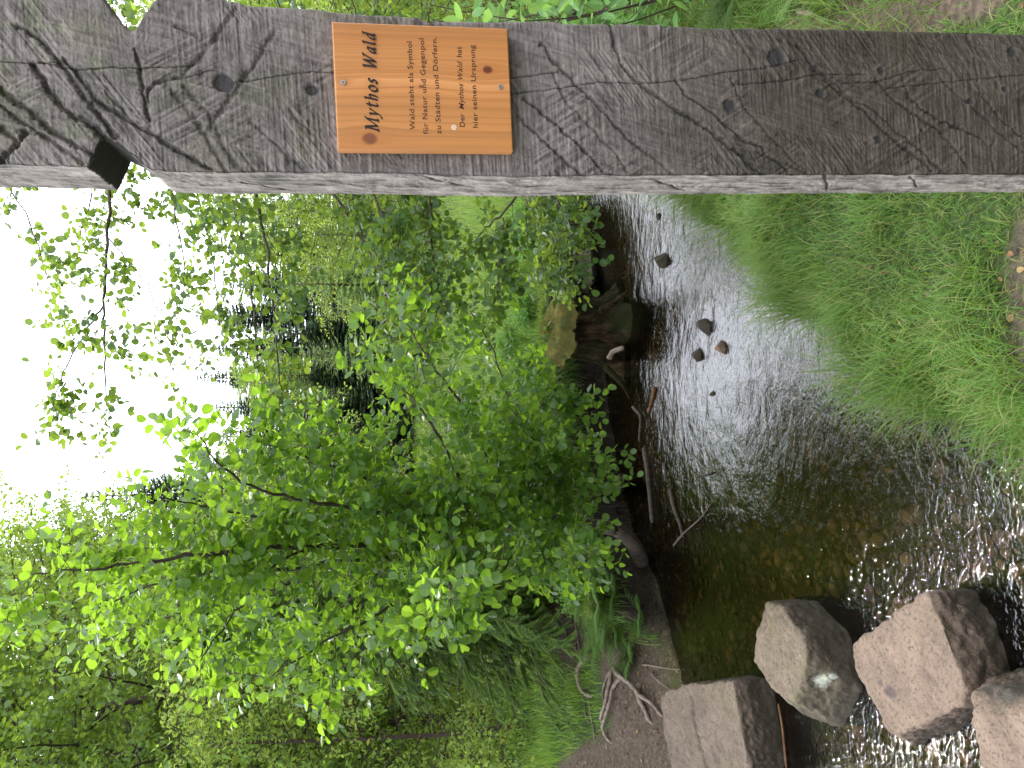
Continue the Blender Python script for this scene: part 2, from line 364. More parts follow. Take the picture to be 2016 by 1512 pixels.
knots = [(z1([(1270, 470)])[0], 17), (z1([(1770, 510)])[0], 10), (z3([(1050, 225)])[0], 19), (z3([(868, 410)])[0], 12.5), (z3([(1220, 365)])[0], 9), (z3([(1457, 278)])[0], 7.5), (z3([(1808, 395)])[0], 7), (z3([(1970, 205)])[0], 11), (z3([(1445, 545)])[0], 8), (z3([(1940, 350)])[0], 6), (z3([(615, 95)])[0], 8), (z3([(1615, 510)])[0], 4)]
fX, fZ = RX[front], RZ[front]
dep = np.zeros(fX.shape); dark = np.zeros(fX.shape); crk = np.zeros(fX.shape)
for k, (pl, wd, dp) in enumerate(grooves):
    dd = dist_poly(fX, fZ, pl, .0045, 100+k)
    rag = .7+.9*np.abs(vn(fX*210, fZ*210, 0, 140+k))+.45*vn(fX*60, fZ*60, 0, 141+k)
    g = np.clip(1-dd/(wd*rag), 0, 1)
    dep = np.maximum(dep, g**1.1*.012*dp); dark = np.maximum(dark, np.clip(g*1.3, 0, 1)*min(1, dp))
    rim = np.exp(-((dd-wd*1.25)/(.004))**2); dep -= .0016*rim*dp*(vn(fX*200, fZ*200, 3, 150+k) > .1)
for k, pl in enumerate(cracks):
    dd = dist_poly(fX, fZ, pl, .0022, 200+k); g = np.clip(1-dd/.0015, 0, 1); dep = dep+g*.005; crk = np.maximum(crk, np.clip(g*1.6, 0, 1))
kn = np.zeros(fX.shape)
for k, ((a, b), r) in enumerate(knots):
    p = PY(a, b, YF); rr = r*1.03e-3; dd = np.hypot((fX-p[0])*1.0, (fZ-p[2])*.88)+.0016*vn(fX*90, fZ*90, 0, 300+k)
    kn = np.maximum(kn, sstep(rr*1.08, rr*.86, dd)); dep += .004*sstep(rr*1.05, rr*.9, dd)-.0022*np.exp(-((dd-rr*1.5)/(rr*.5))**2)
# saw hatching: fine lines across the post, patches of slanted chisel marks
ang = fbm(fX*5, fZ*5, 0, 51, 2)
def hatch(deg, fr_, seed): 
    a = radians(deg); q = fX*cos(a)+fZ*sin(a); r = -fX*sin(a)+fZ*cos(a)
    return fbm(q*12, r*fr_, 0, seed, 3)
hx = hatch(4, 300, 61); hd = hatch(38, 260, 62); he = hatch(-58, 240, 63); hc = hatch(78, 240, 64)
wA = sstep(-.1, .2, fbm(fX*9, fZ*7, 0, 65, 2)); wB = sstep(0, .25, fbm(fX*8, fZ*8, 0, 66, 2)); wC = sstep(.05, .3, fbm(fX*10, fZ*8, 4, 67, 2))
ht = hx*(.5+.5*wA)+1.1*hd*wB+1.1*he*wC*(1-wB)+.6*hc*(1-wA)
dep += -.0021*ht*(1-.6*kn)-.004*fbm(fX*11, fZ*11, 0, 68, 3)-.0008*vn(fX*420, fZ*420, 0, 69)
# facets left by the tool
dep += .003*np.abs(fbm(fX*7+fZ*5, fZ*3, 0, 70, 2))
edgeu = np.minimum(fX-np.interp(fZ, zs, XL), np.interp(fZ, zs, XR)-fX)
dep += .006*np.clip(1-edgeu/.007, 0, 1)**2
RY[front] += dep
# left (light) side: long torn fibres running slightly aslant
lY, lZ = RY[isL], RZ[isL]
q = lZ+lY*1.6; ft = fbm(lY*140+lZ*8, lZ*9, 0, 81, 4); f2 = fbm(lY*40-lZ*12, q*30, 0, 82, 3); f3 = fbm(lY*60, lZ*140+lY*90, 0, 83, 3)
latd = .0024*ft+.0022*f2+.0015*f3*(sstep(0, .3, fbm(lY*15, lZ*8, 0, 84, 2)))
RX[isL] += latd
for c_ in (1, 2):
    s_ = code == c_; nn = .003*fbm(RY[s_]*50+RX[s_]*50, RZ[s_]*60, 0, 90+c_, 3)
    if c_ == 1: RX[s_] += nn
    else: RY[s_] += nn
# colour of the weathered wood, plus shade painted into the notch
colr = np.zeros(RX.shape+(3,))
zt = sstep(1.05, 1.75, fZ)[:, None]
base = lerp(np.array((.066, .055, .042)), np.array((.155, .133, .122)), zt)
tone = 1+.32*fbm(fX*14, fZ*5, 0, 91, 4)+.55*ht+.30*fbm(fX*110, fZ*110, 2, 92, 2)+.22*fbm(fX*70, fZ*420, 2, 97, 2)
fc_ = base*np.clip(tone, .3, 2)[:, None]
stain = sstep(.1, .5, fbm(fX*6, fZ*6, 0, 93, 3))[:, None]; fc_ = lerp(fc_, fc_*np.array((.88, .92, .78)), stain*.8)
fc_ = lerp(fc_, np.array((.035, .031, .027)), (dark*.45)[:, None]); fc_ = lerp(fc_, np.array((.018, .015, .013)), (crk*.8)[:, None]); fc_ = lerp(fc_, np.array((.038, .035, .037)), (kn*.88)[:, None])
moss = (sstep(.15, .4, fbm(fX*30, fZ*30, 0, 94, 3))*sstep(2.35, 2.6, fZ)*.5)[:, None]; fc_ = lerp(fc_, fc_*np.array((.8, 1.02, .62)), moss)
colr[front] = fc_
sidec = np.array((.18, .160, .145))*np.clip(1+.75*ft+.7*f2+.3*f3, .2, 1.8)[:, None]
scr = np.zeros(lY.shape)
for (za, ya, zb, yb, wdt) in [(1.425, .03, 1.30, .14, .004), (1.03, .0, .93, .14, .005), (1.93, .01, 1.80, .1, .0035), (2.3, .06, 2.18, .15, .003), (.8, .02, .7, .12, .003)]:
    dd = poly_d(lY-YF+.003*vn(lZ*60, 0, 0, 7), lZ, np.array([(ya, za), (yb, zb)])); scr = np.maximum(scr, np.clip(1.5*(1-dd/wdt), 0, 1))
sidec = lerp(sidec, np.array((.04, .033, .028)), (scr*.9)[:, None]); RX[isL] += scr*.004
colr[isL] = sidec
oth = (code == 1) | (code == 2); colr[oth] = np.array((.17, .145, .12))
nm_ = (RZ > zx(262)) & (RZ < zx(172)) & (code != 0); colr[nm_] = (.035, .033, .027)  # non-front notch faces near-black: the underside's shade put into the colour
ncol = RX.shape[1]
ids = np.arange(NR*ncol).reshape(NR, ncol)
ids2 = np.concatenate([ids, ids[:, :1]], 1)
ff = np.stack([ids2[:-1, :-1], ids2[:-1, 1:], ids2[1:, 1:], ids2[1:, :-1]], -1).reshape(-1, 4)
m = M('weathered_oak'); m.l(m.attr('col').outputs['Color'], m.b.inputs['Base Color']); m.b.inputs['Roughness'].default_value = .8; m.b.inputs['Specular IOR Level'].default_value = .25
o = m.obj(); nz = m.noise(260, 4, .7, m.mapv(o, (1, 1, .25))); nz2 = m.noise(90, 5, .7, m.mapv(o, (.5, .5, 1.6)))
m.l(m.bump(nz2, .5, .004, m.bump(nz, .5, .002)), m.b.inputs['Normal'])
cap = [ids[0][::-1][None], ids[-1][None]]
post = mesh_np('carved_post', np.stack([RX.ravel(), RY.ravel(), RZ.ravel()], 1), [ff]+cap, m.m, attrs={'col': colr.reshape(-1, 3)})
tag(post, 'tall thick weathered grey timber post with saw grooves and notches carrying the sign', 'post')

# ------------------------------------------------------------------ sign board
SY = YF-.030
cTL, cTR, cBR, cBL = [PY(a, b, SY) for a, b in ((665, 292.5), (652.5, 42), (1000, 57), (1010, 297.5))]
ctr = (cTL+cTR+cBR+cBL)/4
ex = nrm((cTR-cTL)+(cBR-cBL)); ex[1] = 0; ez = np.array((-ex[2], 0, ex[0]))
SW = (np.linalg.norm(cTR-cTL)+np.linalg.norm(cBR-cBL))/2; SH = (np.linalg.norm(cTL-cBL)+np.linalg.norm(cTR-cBR))/2
def loc2(px, py): 
    p = PY(px, py, SY)-ctr; return np.array((p@ex, p@ez))
sign = empty('wooden_sign', ctr, 'varnished orange pine sign board with burnt German lettering screwed to the post', 'sign')
sign.rotation_euler = (0, -math.atan2(ex[2], ex[0]), 0)
gxn, gzn = 232, 330
su = np.linspace(-SW/2, SW/2, gxn); sv = np.linspace(-SH/2, SH/2, gzn)
U, V_ = np.meshgrid(su, sv); U = U.ravel(); V_ = V_.ravel()
kx = np.zeros(U.shape); darkk = np.zeros(U.shape); red = np.zeros(U.shape)
kn_s = [(loc2(960, 137), .009, 1.0, .92), (loc2(728, 273), .0135, .9, .72), (loc2(735, 166), .006, .5, .15), (loc2(829, 170.5), .0035, .5, .75), (loc2(720, 60), .012, .3, .0)]
Uw = U.copy()
for (c, r, st, dk) in kn_s:
    du, dv = U-c[0], V_-c[1]; e = np.exp(-(du**2+(dv*.55)**2)/(2*(r*1.5)**2))
    Uw = Uw-du*e*.75*st; dd = np.hypot(du, dv*.8)+.001*vn(U*300, V_*300, 0, 5)
    darkk = np.maximum(darkk, sstep(r*1.1, r*.55, dd)*dk); red = np.maximum(red, np.exp(-(du/(r*1.6))**2-(dv/(r*4))**2)*.6*st)
c0 = loc2(850, 166)[0]
wv = .0035*np.sin(V_*19+1.1)+.003*fbm(V_*9, 0, 0, 44, 2)
s0 = Uw-c0-wv*np.exp(-((Uw-c0)/.03)**2)
rp = np.abs(s0)**.62*np.sign(s0)
dens = s0*1.0
ring = fbm(np.sign(s0)*np.abs(s0)*170+vn(U*8, V_*1.2, 0, 3)*1.2, V_*.5, 0, 46, 2)
fineb = fbm(U*900, V_*5, 0, 47, 2)
lines = sstep(.15, .55, fbm(s0*520, V_*.8, 0, 48, 2))*np.exp(-((s0)/.034)**2)*sstep(.006, .011, np.abs(s0))
lines = np.maximum(lines, .5*sstep(.2, .6, fbm(s0*420, V_*.7, 3, 49, 2))*sstep(.0, .3, vn(U*22, 0, 0, 50)))
wc = np.array((.44, .185, .055))*np.ones((len(U), 1)); wc = lerp(wc, np.array((.56, .25, .085)), (np.exp(-(s0/.010)**2))[:, None])
wc = wc*(1+.18*ring+.10*fineb)[:, None]
wc = lerp(wc, np.array((.30, .085, .018)), (lines*.7)[:, None]); wc = lerp(wc, np.array((.36, .11, .022)), (np.clip(red, 0, 1)*.6)[:, None]); wc = lerp(wc, np.array((.085, .018, .008)), darkk[:, None])
for (a, b, r_) in [(675.8, 162, .009)]:
    c = loc2(a, b); wc = lerp(wc, np.array((.30, .10, .03)), (np.exp(-((U-c[0])/.007)**2-((V_-c[1])/.016)**2)*.6)[:, None])
si = np.arange(gxn*gzn).reshape(gzn, gxn)
D0 = .026
VV = np.stack([U, np.zeros(len(U)), V_], 1)
bev = np.minimum(np.minimum(U+SW/2, SW/2-U), np.minimum(V_+SH/2, SH/2-V_)); VV[:, 1] = .0016*np.clip(1-bev/.002, 0, 1)
edge_i = np.concatenate([si[0, :], si[1:, -1], si[-1, -2::-1], si[-2:0:-1, 0]])
bk = VV[edge_i].copy(); bk[:, 1] = D0; nb_ = len(edge_i); b0 = len(VV)
rim_f = np.stack([edge_i, np.roll(edge_i, -1), b0+np.roll(np.arange(nb_), -1), b0+np.arange(nb_)], 1)[:, ::-1]
allc = np.concatenate([wc, wc[edge_i]]); 
m = M('varnished_pine'); m.l(m.attr('col').outputs['Color'], m.b.inputs['Base Color']); m.b.inputs['Roughness'].default_value = .42; m.b.inputs['Specular IOR Level'].default_value = .35
nz = m.noise(500, 3, .6, m.mapv(m.obj(), (1, 1, .03))); m.l(m.bump(nz, .12, .001), m.b.inputs['Normal'])
board = mesh_np('board', np.concatenate([VV, bk]), [gridfaces(si), rim_f, (b0+np.arange(nb_))[None]], m.m, sign, attrs={'col': allc})
def plain(name, c, rough=.6, spec=.3, metal=0):
    m = M(name); m.b.inputs['Base Color'].default_value = (*c, 1); m.b.inputs['Roughness'].default_value = rough
    m.b.inputs['Specular IOR Level'].default_value = spec; m.b.inputs['Metallic'].default_value = metal
    nz = m.noise(300, 3, .6, m.obj()); m.l(m.mixc(m.math('MULTIPLY', nz, .5), c, tuple(v*.6 for v in c)), m.b.inputs['Base Color']); return m.m
BURN = plain('burnt_lettering', (.085, .035, .018)); BURND = plain('black_lettering', (.02, .013, .011))
STEEL = plain('zinc_screw', (.42, .40, .36), .38, .5, .85); PLUG = plain('pale_plug', (.62, .46, .32))
# body text
def text_line(s, a, b, shear=0.0, segs=None):
    """a, b: pixel of baseline start and end"""
    A, B = loc2(*a), loc2(*b)
    parts = segs or [(s, 0.0)]
    V, Fs = [], []; x = 0; off = 0
    for txt, sh in parts:
        cu = bpy.data.curves.new('t', 'FONT'); cu.body = txt.replace(' ', '\u00a0'); cu.size = 1; cu.space_character = 1.08; cu.shear = sh; cu.resolution_u = 4; cu.offset = .010
        ob = bpy.data.objects.new('t', cu); C.objects.link(ob); bpy.context.view_layer.update()
        me = bpy.data.meshes.new_from_object(ob.evaluated_get(bpy.context.evaluated_depsgraph_get()))
        co = np.zeros(len(me.vertices)*3); me.vertices.foreach_get('co', co); co = co.reshape(-1, 3)
        core = txt.strip(); w_ = co[:, 0].max()
        lead = .36*(len(txt)-len(txt.lstrip()))
        co[:, 0] += x
        for p in me.polygons: Fs.append([v+off for v in p.vertices])
        V.append(co); off += len(co); x = co[:, 0].max()+.12
        bpy.data.objects.remove(ob); bpy.data.curves.remove(cu); bpy.data.meshes.remove(me)
    co = np.concatenate(V); x0, x1 = co[:, 0].min(), co[:, 0].max()
    L = np.linalg.norm(B-A); sx = L/(x1-x0); e1 = (B-A)/L; e2 = np.array((-e1[1], e1[0])); sy = .0146
    q = A+((co[:, 0:1]-x0)*sx)*e1+(co[:, 1:2]*sy)*e2
    return np.stack([q[:, 0], np.full(len(q), -.0006), q[:, 1]], 1), Fs
def mesh_poly(name, V, Fs, mat, parent):
    me = bpy.data.meshes.new(name); me.from_pydata([tuple(map(float, v)) for v in V], [], Fs); me.materials.append(mat); me.update()
    o = bpy.data.objects.new(name, me); C.objects.link(o); o.parent = parent; return o
lines_ = [('Wald steht als Symbol', (817, 256), (810.6, 82), None), ('für Natur und Gegenpol', (843, 264.5), (834.5, 76), None), ('zu Städten und Dörfern.', (868.5, 264), (859, 73), None),
          ('', (915, 250), (908, 92), [('Der', 0), (' Mythos Wald', .28), (' hat', 0)]), ('hier seinen Ursprung', (940.5, 252), (934, 89), None)]
for s, a, b, sg in lines_:
    V, Fs = text_line(s, a, b, segs=sg); mesh_poly('lettering', V, Fs, BURN, sign)
# title in broad nib italics: every letter is drawn by a slanted nib along its strokes
NIB = radians(42)
def arc(cx, cy, rx_, ry_, a0, a1, n=14): return [(cx+rx_*cos(radians(a0+(a1-a0)*i/n)), cy+ry_*sin(radians(a0+(a1-a0)*i/n))) for i in range(n+1)]
LET = {
 'M': (1.28, [[(.02, .02), (.22, .0)], [(.12, 0), (.20, .98)], [(.04, 1.0), (.24, .98), (.52, .05)], [(.52, .05), (1.02, .98), (1.16, 1.0)], [(1.0, .96), (1.0, 0)], [(.90, 0), (1.14, .02)]]),
 'y': (.62, [[(.0, .60), (.10, .64), (.20, .02)], [(.20, .02), (.48, .5), (.50, .64)], [(.22, .06), (.12, -.18), (-.06, -.30), (-.14, -.26)]]),
 't': (.46, [[(.16, .86), (.14, .14)]+arc(.25, .14, .11, .14, 180, 300, 6)+[(.38, .1)], [(.0, .62), (.36, .64)]]),
 'h': (.66, [[(.04, .98), (.12, 1.0), (.12, 0)], [(.12, .36), (.28, .60), (.42, .62), (.48, .5), (.44, .2)]+[(.42, .06), (.36, -.02)]]),
 'o': (.60, [arc(.28, .31, .24, .32, 60, 440, 26)]),
 's': (.50, [[(.40, .56), (.28, .64), (.14, .58), (.12, .46), (.34, .22), (.34, .08), (.2, 0), (.04, .06)]]),
 ' ': (.62, []),
 'W': (1.22, [[(-.02, 1.0), (.14, 1.0)], [(.08, 1.0), (.22, .02)], [(.22, .02), (.60, .92)], [(.58, 1.0), (.68, .02)], [(.68, .02), (1.10, .95), (1.12, 1.0)], [(1.0, 1.0), (1.2, 1.0)]]),
 'a': (.62, [[(.46, .60), (.32, .64), (.12, .48), (.06, .2), (.14, .02), (.28, .1), (.44, .5)], [(.48, .62), (.42, .14), (.46, .02), (.56, .08)]]),
 'l': (.34, [[(.04, .98), (.13, 1.0), (.12, .14), (.17, .02), (.27, .08)]]),
 'd': (.64, [[(.42, .58), (.30, .64), (.12, .48), (.06, .2), (.14, .02), (.28, .1), (.44, .45)], [(.42, .98), (.50, 1.0), (.44, .14), (.50, .02), (.58, .08)]])}
A, B = loc2(745.5, 259.5), loc2(738.8, 68.5)
L = np.linalg.norm(B-A); e1 = (B-A)/L; e2 = np.array((-e1[1], e1[0]))
tot = sum(LET[c][0] for c in 'Mythos Wald')+.14*10; k = L/(tot-.05); x = 0; TV, TF = [], []; layer = 0
capH = .0245
for ch in 'Mythos Wald':
    wdt, strokes = LET[ch]
    for st in strokes:
        pts = []
        for (p, q_) in zip(st[:-1], st[1:]):
            for i in range(4): pts.append((p[0]+(q_[0]-p[0])*i/4, p[1]+(q_[1]-p[1])*i/4))
        pts.append(st[-1])
        P2 = []
        for (a, b) in pts: P2.append(A+e1*((x+a)*k+b*capH*.20)+e2*b*capH)
        nv = (e1*cos(NIB)+e2*sin(NIB))*.0024; nt2 = np.array((-nv[1], nv[0]))*.24
        for p, q_ in zip(P2[:-1], P2[1:]):
            # hull of a small rectangle swept from p to q
            cs = [s1*nv+s2*nt2 for s1, s2 in ((1, 1), (-1, 1), (-1, -1), (1, -1))]
            for s_, e_ in ((0, 2), (1, 3), (0, 1), (1, 2), (2, 3), (3, 0)):
                i0 = len(TV); yy = -.0005-layer*1.2e-6; layer += 1
                for c_ in (p+cs[s_], p+cs[e_], q_+cs[e_], q_+cs[s_]): TV.append((c_[0], yy, c_[1]))
                TF.append((i0, i0+1, i0+2, i0+3))
    x += wdt+.14
mesh_poly('title_lettering', TV, TF, BURND, sign)
def disc_mesh(name, c, r, mat, parent, depth=.0022, recess=True):
    bm = bmesh.new(); n = 20
    ro = [bm.verts.new((c[0]+r*cos(2*pi*i/n), .0005, c[1]+r*sin(2*pi*i/n))) for i in range(n)]
    r1 = [bm.verts.new((c[0]+r*.85*cos(2*pi*i/n), -depth, c[1]+r*.85*sin(2*pi*i/n))) for i in range(n)]
    for i in range(n): bm.faces.new((ro[i], ro[(i+1) % n], r1[(i+1) % n], r1[i]))
    if recess:
        rad = [.42 if i % 3 == 0 else .30 for i in range(n)]
        r2 = [bm.verts.new((c[0]+r*rad[i]*cos(2*pi*i/n), -depth, c[1]+r*rad[i]*sin(2*pi*i/n))) for i in range(n)]
        r3 = [bm.verts.new((c[0]+r*.25*cos(2*pi*i/n), depth, c[1]+r*.25*sin(2*pi*i/n))) for i in range(n)]
        for i in range(n):
            bm.faces.new((r1[i], r1[(i+1) % n], r2[(i+1) % n], r2[i])); bm.faces.new((r2[i], r2[(i+1) % n], r3[(i+1) % n], r3[i]))
        bm.faces.new(r3)
    else: bm.faces.new(r1)
    bmesh.ops.recalc_face_normals(bm, faces=bm.faces)
    me = bpy.data.meshes.new(name); bm.to_mesh(me); bm.free(); me.materials.append(mat)
    o = bpy.data.objects.new(name, me); C.objects.link(o); o.parent = parent; return o
disc_mesh('screw', loc2(675.8, 162.5), .0056, STEEL, sign); disc_mesh('screw', loc2(985.6, 171.5), .0056, STEEL, sign)
disc_mesh('wood_plug', loc2(894, 251), .0062, PLUG, sign, .0008, False)

# ------------------------------------------------------------------ stones
def blob(name, pts, vox, mat, seed, amp=.024, rough=.012, smooth=2, freq=6, extra=None):
    bm = bmesh.new()
    for p in pts: bm.verts.new(tuple(map(float, p)))
    bmesh.ops.convex_hull(bm, input=list(bm.verts)); 
    loose = [v for v in bm.verts if not v.link_faces]; bmesh.ops.delete(bm, geom=loose, context='VERTS')
    me = bpy.data.meshes.new('tmp'); bm.to_mesh(me); bm.free()
    ob = bpy.data.objects.new('tmp', me); C.objects.link(ob)
    md = ob.modifiers.new('r', 'REMESH'); md.mode = 'VOXEL'; md.voxel_size = vox
    if smooth:
        s = ob.modifiers.new('s', 'SMOOTH'); s.iterations = smooth; s.factor = .6
    bpy.context.view_layer.update()
    out = bpy.data.meshes.new_from_object(ob.evaluated_get(bpy.context.evaluated_depsgraph_get()))
    bpy.data.objects.remove(ob); bpy.data.meshes.remove(me)
    n = len(out.vertices); co = np.zeros(n*3); out.vertices.foreach_get('co', co); co = co.reshape(-1, 3)
    no = np.zeros(n*3); out.vertices.foreach_get('normal', no); no = no.reshape(-1, 3)
    x, y, z = co.T*freq
    d = amp*fbm(x, y, z, seed, 4)+rough*fbm(x*8, y*8, z*8, seed+9, 3)
    if extra is not None: d = d+extra(co, no)
    co = co+no*d[:, None]
    out.vertices.foreach_set('co', co.ravel()); out.polygons.foreach_set('use_smooth', [True]*len(out.polygons)); out.update()
    out.materials.clear(); out.materials.append(mat); out.name = name
    ob = bpy.data.objects.new(name, out); C.objects.link(ob); return ob
def granite(name, tint, moss=.0, damp=.05, spots=()):
    m = M(name); o = m.obj()
    n1 = m.noise(9, 6, .7, o); n2 = m.noise(70, 4, .75, o); n3 = m.noise(230, 3, .7, o); n4 = m.noise(4.5, 5, .65, o, .5)
    c = m.ramp(n1, [(.25, tuple(v*.55 for v in tint)), (.5, tint), (.75, tuple(min(1, v*1.4) for v in tint))])
    c = m.mixc(m.ramp(n2, [(.36, (1, 1, 1)), (.48, (0, 0, 0))]), c, tuple(v*.45 for v in tint))
    c = m.mixc(m.ramp(n3, [(.56, (0, 0, 0)), (.68, (1, 1, 1))]), c, tuple(v*1.5 for v in tint))
    c = m.mixc(m.math('MULTIPLY', m.ramp(n4, [(.52, (0, 0, 0)), (.66, (1, 1, 1))]), moss), c, (.075, .07, .03))
    pos = m.n('NewGeometry'); sp = m.n('SeparateXYZ'); m.l(pos.outputs['Position'], sp.inputs[0]); z = sp.outputs[2]
    nz = m.noise(7, 4, .6, o); zz = m.math('ADD', z, m.math('MULTIPLY', nz, -.10))
    sn = m.n('SeparateXYZ'); m.l(pos.outputs['True Normal'], sn.inputs[0])
    algae = m.ramp(m.math('ADD', zz, m.math('MULTIPLY', sn.outputs[2], .14)), [(damp+.02, (1, 1, 1)), (damp+.13, (0, 0, 0))])
    c = m.mixc(algae, c, (.04, .032, .02))
    for (cx, r_, cc) in spots:
        d = m.n('VectorMath', operation='DISTANCE'); m.l(o, d.inputs[0]); d.inputs[1].default_value = tuple(map(float, cx))
        e = m.math('ADD', m.math('DIVIDE', d.outputs['Value'], r_), m.math('MULTIPLY', m.noise(32, 5, .75, o), 1.5))
        c = m.mixc(m.ramp(e, [(.0, (.95,)*3), (.80, (.9,)*3), (1.0, (.5,)*3), (1.0, (0, 0, 0))]) if False else m.math('MULTIPLY', m.ramp(m.math('MULTIPLY', e, .5), [(.62, (1,)*3), (.82, (0,)*3)]), .85), c, cc)
    m.l(c, m.b.inputs['Base Color']); m.b.inputs['Roughness'].default_value = .82; m.b.inputs['Specular IOR Level'].default_value = .3
    m.l(m.bump(n2, .8, .009, m.bump(n1, .6, .03)), m.b.inputs['Normal']); return m.m
G1 = granite('pink_granite', (.128, .096, .071), .35); G2 = granite('mossy_granite', (.115, .088, .062), .75, .07, [(PZ(1618, 1345, .15), .05, (.36, .38, .30)), (PZ(1640, 1335, .12), .03, (.32, .35, .28))]); G3 = granite('sandstone_granite', (.142, .102, .075), .15, -.0, [(PZ(1752, 1362, .22), .035, (.06, .045, .045)), (PZ(1735, 1345, .22), .02, (.07, .05, .05)), (PZ(1990, 1355, .2), .09, (.05, .045, .035)), (PZ(1948, 1350, .2), .05, (.06, .05, .04)), (PZ(1733, 1272, .23), .006, (.30, .10, .04)), (PZ(1760, 1287, .23), .009, (.28, .09, .04))])
GD = granite('wet_dark_stone', (.05, .042, .036), .5, .02)
def crack1(co, no):
    a, b = PZ(1358, 1372, .27), PZ(1395, 1515, .24); dd = poly_d(co[:, 0]+.01*vn(co[:, 1]*20, co[:, 2]*20, 0, 3), co[:, 1], np.array([a[:2], (a[:2]+b[:2])/2+np.array((0, .02)), b[:2]]))
    return -.035*np.clip(1-dd/.018, 0, 1)*(co[:, 2] > .05)
def stone(name, top, bot, mat, seed, label, extra=None, zb=-.2, **kw):
    t = [PZ(a, b, z) for a, b, z in top]; bt = []
    for a, b in bot:
        p = PZ(a, b, 0.0); bt.append(p); bt.append((p[0], p[1]+.03, zb))
    cen = np.mean(t, 0)
    for p in t: bt.append((cen[0]+(p[0]-cen[0])*1.0, cen[1]+(p[1]-cen[1])*1.0+.03, zb))
    o = blob(name, t+bt, .011, mat, seed, extra=extra, **kw)
    return tag(o, label, 'stepping stone', 'granite stepping stones crossing the stream')
stone('stepping_stone', [(1300, 1372, .28), (1318, 1358, .29), (1360, 1344, .26), (1443, 1340, .22), (1471, 1502, .22), (1462, 1560, .22), (1330, 1570, .28)], [(1506, 1345), (1526, 1494), (1515, 1560)], G1, 1, 'pinkish granite stepping stone with a deep crack beside the earth bank', crack1)
stone('stepping_stone', [(1508, 1186, .18), (1484, 1250, .25), (1482, 1302, .26), (1514, 1345, .26), (1562, 1385, .22), (1590, 1310, .22), (1578, 1250, .23), (1536, 1192, .2)], [(1552, 1180), (1672, 1290), (1698, 1355), (1662, 1428), (1590, 1405)], G2, 2, 'wedge shaped stepping stone with a mossy wet side and white lichen patch', rough=.010)
stone('stepping_stone', [(1824, 1164, .20), (1756, 1205, .22), (1677, 1272, .22), (1688, 1315, .23), (1726, 1390, .23), (1744, 1438, .22), (1768, 1452, .21), (1896, 1392, .20), (1902, 1355, .2), (1850, 1220, .2)], [(1868, 1160), (1958, 1322), (1935, 1345), (1905, 1410), (1800, 1462)], G3, 3, 'large flat topped pink stepping stone with a dark stain and fallen catkins')
stone('stepping_stone', [(1908, 1368, .24), (1920, 1405, .26), (1934, 1520, .26), (1950, 1640, .25), (2150, 1640, .24), (2150, 1430, .24), (2010, 1372, .22), (1950, 1345, .18)], [(1965, 1322), (2020, 1312), (2160, 1330)], G3, 4, 'tan stepping stone cut off at the corner of the picture with black lichen')
rocks = [((1300, 511), .085, .07, 'black wet rock poking out of the bright water nearest the post'), ((1383, 641), .095, .06, 'dark wet rock in mid stream, largest of the cluster'), ((1368, 702), .075, .045, 'dark flat wet rock beside the brown one in mid stream'), ((1415, 686), .07, .045, 'small brown rock standing in bright mid stream water'), ((1289, 427), .035, .02, 'tiny black rock in the far bright water by the grass'), ((1395, 775), .045, .02, 'low dark rock barely breaking the water below the cluster')]
GB = granite('brown_stone', (.17, .10, .06), .2, -.02)
for k, ((a, b), r, hgt, lab) in enumerate(rocks):
    p = PZ(a+8, b, 0); rs = np.random.RandomState(40+k); pts = []
    for i in range(16):
        t_ = rs.rand()*2*pi; rr = r*(.6+.4*rs.rand())*(.9); pts.append((p[0]+rr*cos(t_), p[1]+rr*.9*sin(t_), -.1+rs.rand()*(.1+hgt*.5)))
    for i in range(4): pts.append((p[0]+(rs.rand()-.5)*r*.8, p[1]+(rs.rand()-.5)*r*.8, hgt*(.8+.3*rs.rand())))
    tag(blob('stream_rock', pts, .006, GB if k == 3 else GD, 60+k, .006, .002), lab, 'rock', 'rocks poking out of the stream')

# ------------------------------------------------------------------ plants: a small growth system
class Plant:
    def __init__(s, seed): s.r = np.random.RandomState(seed); s.tv, s.tf, s.tn = [], [], 0; s.L = []
    def tube(s, pts, r0, r1, sides=5):
        pts = np.asarray(pts, float); n = len(pts); t = nrm(np.gradient(pts, axis=0))
        ref = np.where(np.abs(t[:, 2:3]) > .9, np.array([[1., 0, 0]]), np.array([[0, 0, 1.]]))
        a = nrm(np.cross(t, ref)); b = np.cross(t, a); rr = np.linspace(r0, r1, n)[:, None] if np.isscalar(r0) else np.asarray(r0)[:, None]
        an = np.arange(sides)*2*pi/sides
        V = (pts[:, None]+rr[:, None]*(a[:, None]*np.cos(an)[None, :, None]+b[:, None]*np.sin(an)[None, :, None])).reshape(-1, 3)
        i = np.arange(n-1)[:, None]*sides; j = np.arange(sides)[None]; j2 = (j+1) % sides
        f = np.stack([i+j, i+j2, i+sides+j2, i+sides+j], -1).reshape(-1, 4)+s.tn
        s.tv.append(V); s.tf.append(f); s.tn += len(V)
    def leaf(s, p, d, n, size): s.L.append((*p, *d, *n, size))
    def wood(s, name, mat, parent=None):
        if not s.tv: return None
        o = mesh_np(name, np.concatenate(s.tv), [np.concatenate(s.tf)], mat, parent); s.tv, s.tf, s.tn = [], [], 0; return o
ALD = [(.0, 0), (.12, .26), (.42, .45), (.78, .42), (.97, .14)]
ELL = [(.0, 0), (.15, .14), (.4, .25), (.75, .17), (1.0, .0)]
RND = [(.0, 0), (.2, .3), (.5, .38), (.8, .26), (1.0, 0)]
